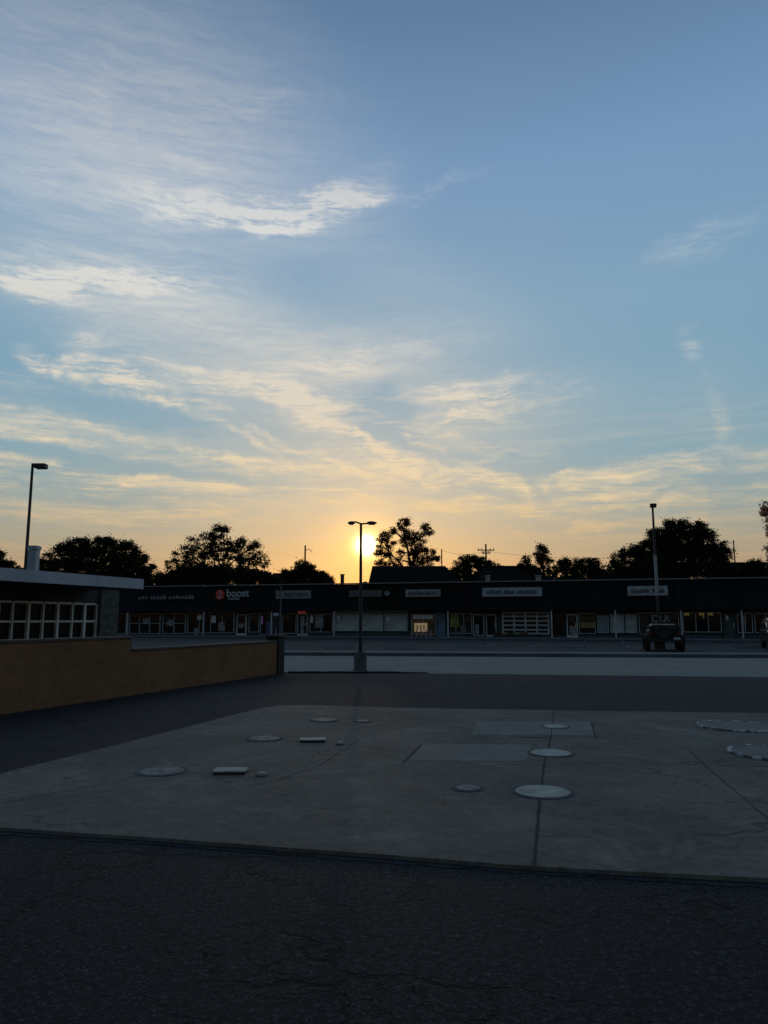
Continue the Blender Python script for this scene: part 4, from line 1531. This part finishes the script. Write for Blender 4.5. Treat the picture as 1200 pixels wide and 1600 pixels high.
u1 = upole(477, 852, 104, 'plain utility pole rising from the low bushy tree left of the sun')
pp = AT(477, 861, 104)
MB().tube([(pp.x, 104, pp.z + .1), (pp.x + .5, 104, pp.z + .25), (pp.x + 1.0, 104, pp.z - .1)], [.05, .045, .04], 6).build('bracket', STEELD, u1)
upole(690, 858, 110, 'thin utility pole right of the ragged tree', w=.2)
upole(759, 850, 100, 'utility pole with two cross-arms above the dark house roof', ((.85, 1.15, 0), (1.25, .6, 0)))
upole(1146, 844, 104, 'thin utility pole at the right side of the big domed tree', w=.2)

def wire(a, b, za, zb, sag, label):
    P = []
    for i in range(17):
        t_ = i / 16
        P.append((a.x + (b.x - a.x) * t_, a.y + (b.y - a.y) * t_, za + (zb - za) * t_ - sag * 4 * t_ * (1 - t_)))
    tag(MB().tube(P, [.018] * 17, 5).build('power_line', STEELD), label, 'wire', 'power lines between the utility poles')


wpt = [AT(690, 860, 110), AT(759, 861, 100), AT(1146, 847, 104)]
wire(wpt[0], wpt[1], wpt[0].z, wpt[1].z, .5, 'thin short power line from the thin pole to the cross-arm pole')
wire(wpt[1], wpt[2], wpt[1].z, wpt[2].z, 1.6, 'thin long power line from the cross-arm pole to the pole by the big domed tree')

# ------------------------------------------------------------------ trees
LEAF = [leaf_mat('dark_foliage', (.020, .030, .014), (.042, .056, .026), .18),
        leaf_mat('mid_foliage', (.026, .036, .016), (.055, .065, .03), .2),
        leaf_mat('sun_tinted_foliage', (.050, .030, .018), (.085, .052, .03), .5, (.32, .12, .04)),  # red-brown leaf colour carries the tint of the sun side
        leaf_mat('warm_lit_foliage', (.40, .24, .17), (.55, .36, .27), .6, (.9, .6, .42))]  # pale pink leaf colour stands for warm light on the crown


def tree(name, label, lobes, Y, mt, base=None, seed=1, leaf=.20, dens=1.0, fill=.85, group='trees behind the mall', spread=.55, sway=.0):
    """lobes: (photo x, y, radius px) of foliage masses; the crown is round in depth too"""
    rr = random.Random(seed)
    k = Y / FPX
    cs = []
    x_mid = sum(l[0] for l in lobes) / len(lobes)
    for (px, py, r) in lobes:
        p = AT(px, py, Y)
        cs.append((p + Vector((0, rr.uniform(-1, 1) * r * k * spread, 0)), r * k))
    bx = AT(base if base else x_mid, 960, Y)
    t = thing(name, label, 'tree', (bx.x, Y, 0), group)
    ztop = max(c.z + r for c, r in cs)
    zlow = min(c.z - r for c, r in cs)
    fork = Vector((bx.x, Y, max(1.5, min(zlow + .3, ztop * .45))))
    tr = MB()
    r0 = .05 * ztop * .6
    tr.tube([(bx.x, Y, -.1), (bx.x + .05, Y, fork.z * .5), fork], [r0 * 1.25, r0, r0 * .85], 9)
    big = sorted(cs, key=lambda q: -q[1])[:7]
    for c, r in big:
        mid = fork.lerp(c, .5) + Vector((rr.uniform(-.5, .5), rr.uniform(-.5, .5), .15 * r))
        tr.tube([fork, mid, c, c + Vector((rr.uniform(-.4, .4) * r, rr.uniform(-.4, .4) * r, .6 * r))], [r0 * .36, r0 * .22, r0 * .11, .02], 6)
    for c, r in cs:
        near_ = min(big, key=lambda q: (q[0] - c).length)[0]
        a_ = fork.lerp(near_, .7)
        for i in range(4):
            e_ = c + Vector((rr.uniform(-.8, .8) * r, rr.uniform(-.8, .8) * r, rr.uniform(-.4, .8) * r))
            tr.tube([a_, a_.lerp(e_, .5) + Vector((rr.uniform(-.2, .2), 0, .12 * r)), e_], [r0 * .13, .045, .015], 5)
    tr.build('trunk', BARK, t)
    mb = MB()
    V, Fc = mb.v, mb.f
    for c, r in cs:
        ncl = max(8, int(17 * (r ** 1.7) * dens))
        for i in range(ncl):
            while True:
                q = Vector((rr.uniform(-1, 1), rr.uniform(-1, 1), rr.uniform(-1, 1)))
                if .25 < q.length < 1:
                    break
            q = q.normalized() * (q.length ** .5) * r * rr.uniform(.75, 1.08)
            cc = c + q
            cr = rr.uniform(.45, 1.0) * max(.6, min(1.3, r * .55))
            for j in range(int(85 * fill)):
                w_ = 1.45 if rr.random() < .08 else 1.0
                p = cc + Vector((rr.gauss(0, .5), rr.gauss(0, .5), rr.gauss(0, .36))) * cr * w_
                u = Vector((rr.gauss(0, 1), rr.gauss(0, 1), rr.gauss(0, .7)))
                if u.length < .01:
                    continue
                u.normalize()
                v_ = u.orthogonal().normalized()
                v_.rotate(Matrix.Rotation(rr.uniform(0, 6.28), 3, u))
                s_ = leaf * rr.uniform(.6, 1.25)
                k0 = len(V)
                V += [tuple(p - u * s_ * .5), tuple(p + v_ * s_ * .32), tuple(p + u * s_ * .6), tuple(p - v_ * s_ * .32)]
                Fc.append((k0, k0 + 1, k0 + 2, k0 + 3))
    mb.build('crown', mt, t)
    return t


def dome(x0, x1, yt, yb, n, seed, power=2.0, rmin=10, rmax=20, peak=.5):
    """lobes filling a broad dome between photo x0..x1, top yt, foot yb"""
    rr = random.Random(seed)
    L = []
    tries = 0
    while len(L) < n and tries < 4000:
        tries += 1
        u = rr.random()
        x = x0 + (x1 - x0) * u
        s_ = (u - peak) / (peak if u < peak else 1 - peak)
        top = yb - (yb - yt) * max(0, 1 - abs(s_) ** power) ** .8
        r = rr.uniform(rmin, rmax)
        if top + r * .9 > yb + 6:
            continue
        y = rr.uniform(top + r * .9, yb)
        if x - r < x0 - 2 or x + r > x1 + 2:
            continue
        if any(math.hypot(x - a, y - b) < (r + c) * .42 for a, b, c in L):
            continue
        L.append((x, y, r))
    # ragged bumps along the outline
    for i in range(int((x1 - x0) / 12)):
        u = (i + rr.random()) / int((x1 - x0) / 12)
        s_ = (u - peak) / (peak if u < peak else 1 - peak)
        top = yb - (yb - yt) * max(0, 1 - abs(s_) ** power) ** .8
        r = rr.uniform(5, 9)
        L.append((x0 + (x1 - x0) * u, top + r * rr.uniform(.7, 1.6), r))
    return L


tree('shade_tree', 'small rounded dark tree at the left edge above the pale roof', dome(-60, 33, 861, 905, 9, 2, 2.2, 8, 14), 78, LEAF[0], -10, 11)
tree('shade_tree', 'broad low-domed dark tree above the pale roof, between lamp post and taller tree', dome(58, 243, 838, 902, 34, 3, 2.8, 10, 18, .5), 80, LEAF[0], 150, 12, dens=1.0)
tree('shade_tree', 'tall gappy tree with a pointed top above the red emblem sign',
     [(340, 836, 13), (322, 846, 14), (360, 850, 15), (300, 850, 11), (338, 858, 16), (322, 864, 13), (365, 866, 14), (398, 876, 11), (345, 868, 12), (300, 864, 11), (382, 860, 14), (402, 864, 13), (412, 878, 9), (283, 866, 13), (268, 880, 11), (312, 872, 15), (350, 878, 14), (385, 882, 12),
      (330, 890, 14), (293, 886, 12), (352, 828, 5), (340, 826, 6), (378, 850, 8), (395, 852, 7)], 84, LEAF[0], 335, 13, dens=.72, fill=.75)
tree('hedge_tree', 'dense dark low tree mass below the tall gappy tree, by the pale roof end', dome(228, 440, 884, 913, 34, 5, 3.2, 8, 13), 79, LEAF[0], 330, 14)
tree('shrubby_tree', 'low bushy tree around the plain utility pole left of the sun',
     dome(434, 524, 876, 912, 22, 6, 1.8, 6, 12, .42), 96, LEAF[1], 478, 15, leaf=.21)
tree('ragged_tree', 'ragged tree with the sun tint in its leaf colour and sparse limbs just right of the sun',
     [(628, 822, 10), (640, 832, 12), (664, 822, 7), (671, 830, 5), (634, 846, 10), (660, 840, 8), (650, 856, 11), (663, 866, 10), (603, 838, 10), (596, 852, 11), (612, 850, 8), (590, 864, 6), (606, 870, 8),
      (626, 866, 7), (648, 874, 11), (676, 868, 9), (682, 874, 5), (622, 878, 9), (655, 884, 9), (594, 880, 7), (615, 830, 5), (637, 815, 5), (645, 866, 9), (640, 886, 9), (606, 884, 8), (668, 884, 8), (650, 842, 8)], 102, LEAF[2], 645, 16, leaf=.19, dens=.95, fill=.9)
tree('shrubby_tree', 'low bushy tree around the pole with two cross-arms', dome(700, 795, 866, 908, 24, 7, 2.2, 6, 12, .35), 103, LEAF[0], 740, 17, leaf=.21)
tree('slender_tree', 'small upright tree with two heads left of the flat-topped trees',
     [(848, 862, 9), (846, 872, 11), (852, 880, 11), (840, 868, 6), (822, 873, 8), (818, 882, 8), (828, 886, 8), (850, 894, 12), (846, 856, 6)], 99, LEAF[0], 848, 18, leaf=.2, dens=.8)
tree('shade_tree', 'long flat-topped tree row left of the big domed tree', dome(856, 950, 872, 909, 26, 8, 3.6, 7, 12), 100, LEAF[1], 905, 19)
tree('shade_tree', 'biggest tree, a wide dark dome behind the right lamp post', dome(985, 1146, 813, 905, 44, 9, 2.8, 12, 22, .52) + dome(942, 1010, 846, 905, 14, 10, 1.8, 8, 13, .75), 88, LEAF[0], 1065, 20, dens=1.2)
tree('shade_tree', 'low dark tree at the right edge in front of a house roof', dome(1140, 1215, 876, 908, 10, 21, 2.2, 7, 11), 90, LEAF[0], 1180, 21)
tree('warm_lit_tree', 'sparse tree with pinkish light put into its leaf colour, cut by the right picture edge',
     [(1203, 795, 13), (1212, 815, 16), (1206, 830, 10), (1225, 790, 18), (1240, 830, 22), (1206, 858, 8), (1225, 870, 18), (1204, 875, 6), (1255, 800, 18)], 86, LEAF[3], 1235, 22, leaf=.3, dens=.8, group='trees behind the mall')
# far dark row closing the horizon
row = []
rr = random.Random(33)
for i in range(34):
    x_ = i * 40 - 60 + rr.uniform(-12, 12)
    row.append((x_, (928 if 505 < x_ < 590 else 907) + rr.uniform(-6, 8), rr.uniform(11, 17)))
for i, (a_, b_) in enumerate(((0, 12), (12, 24), (24, 34))):
    tree('hedge_tree', ('far low tree row behind the left half of the shops', 'far low tree row behind the middle of the shops', 'far low tree row behind the right shops')[i],
         row[a_:b_], 125, LEAF[0], None, 40 + i, leaf=.5, dens=.6)
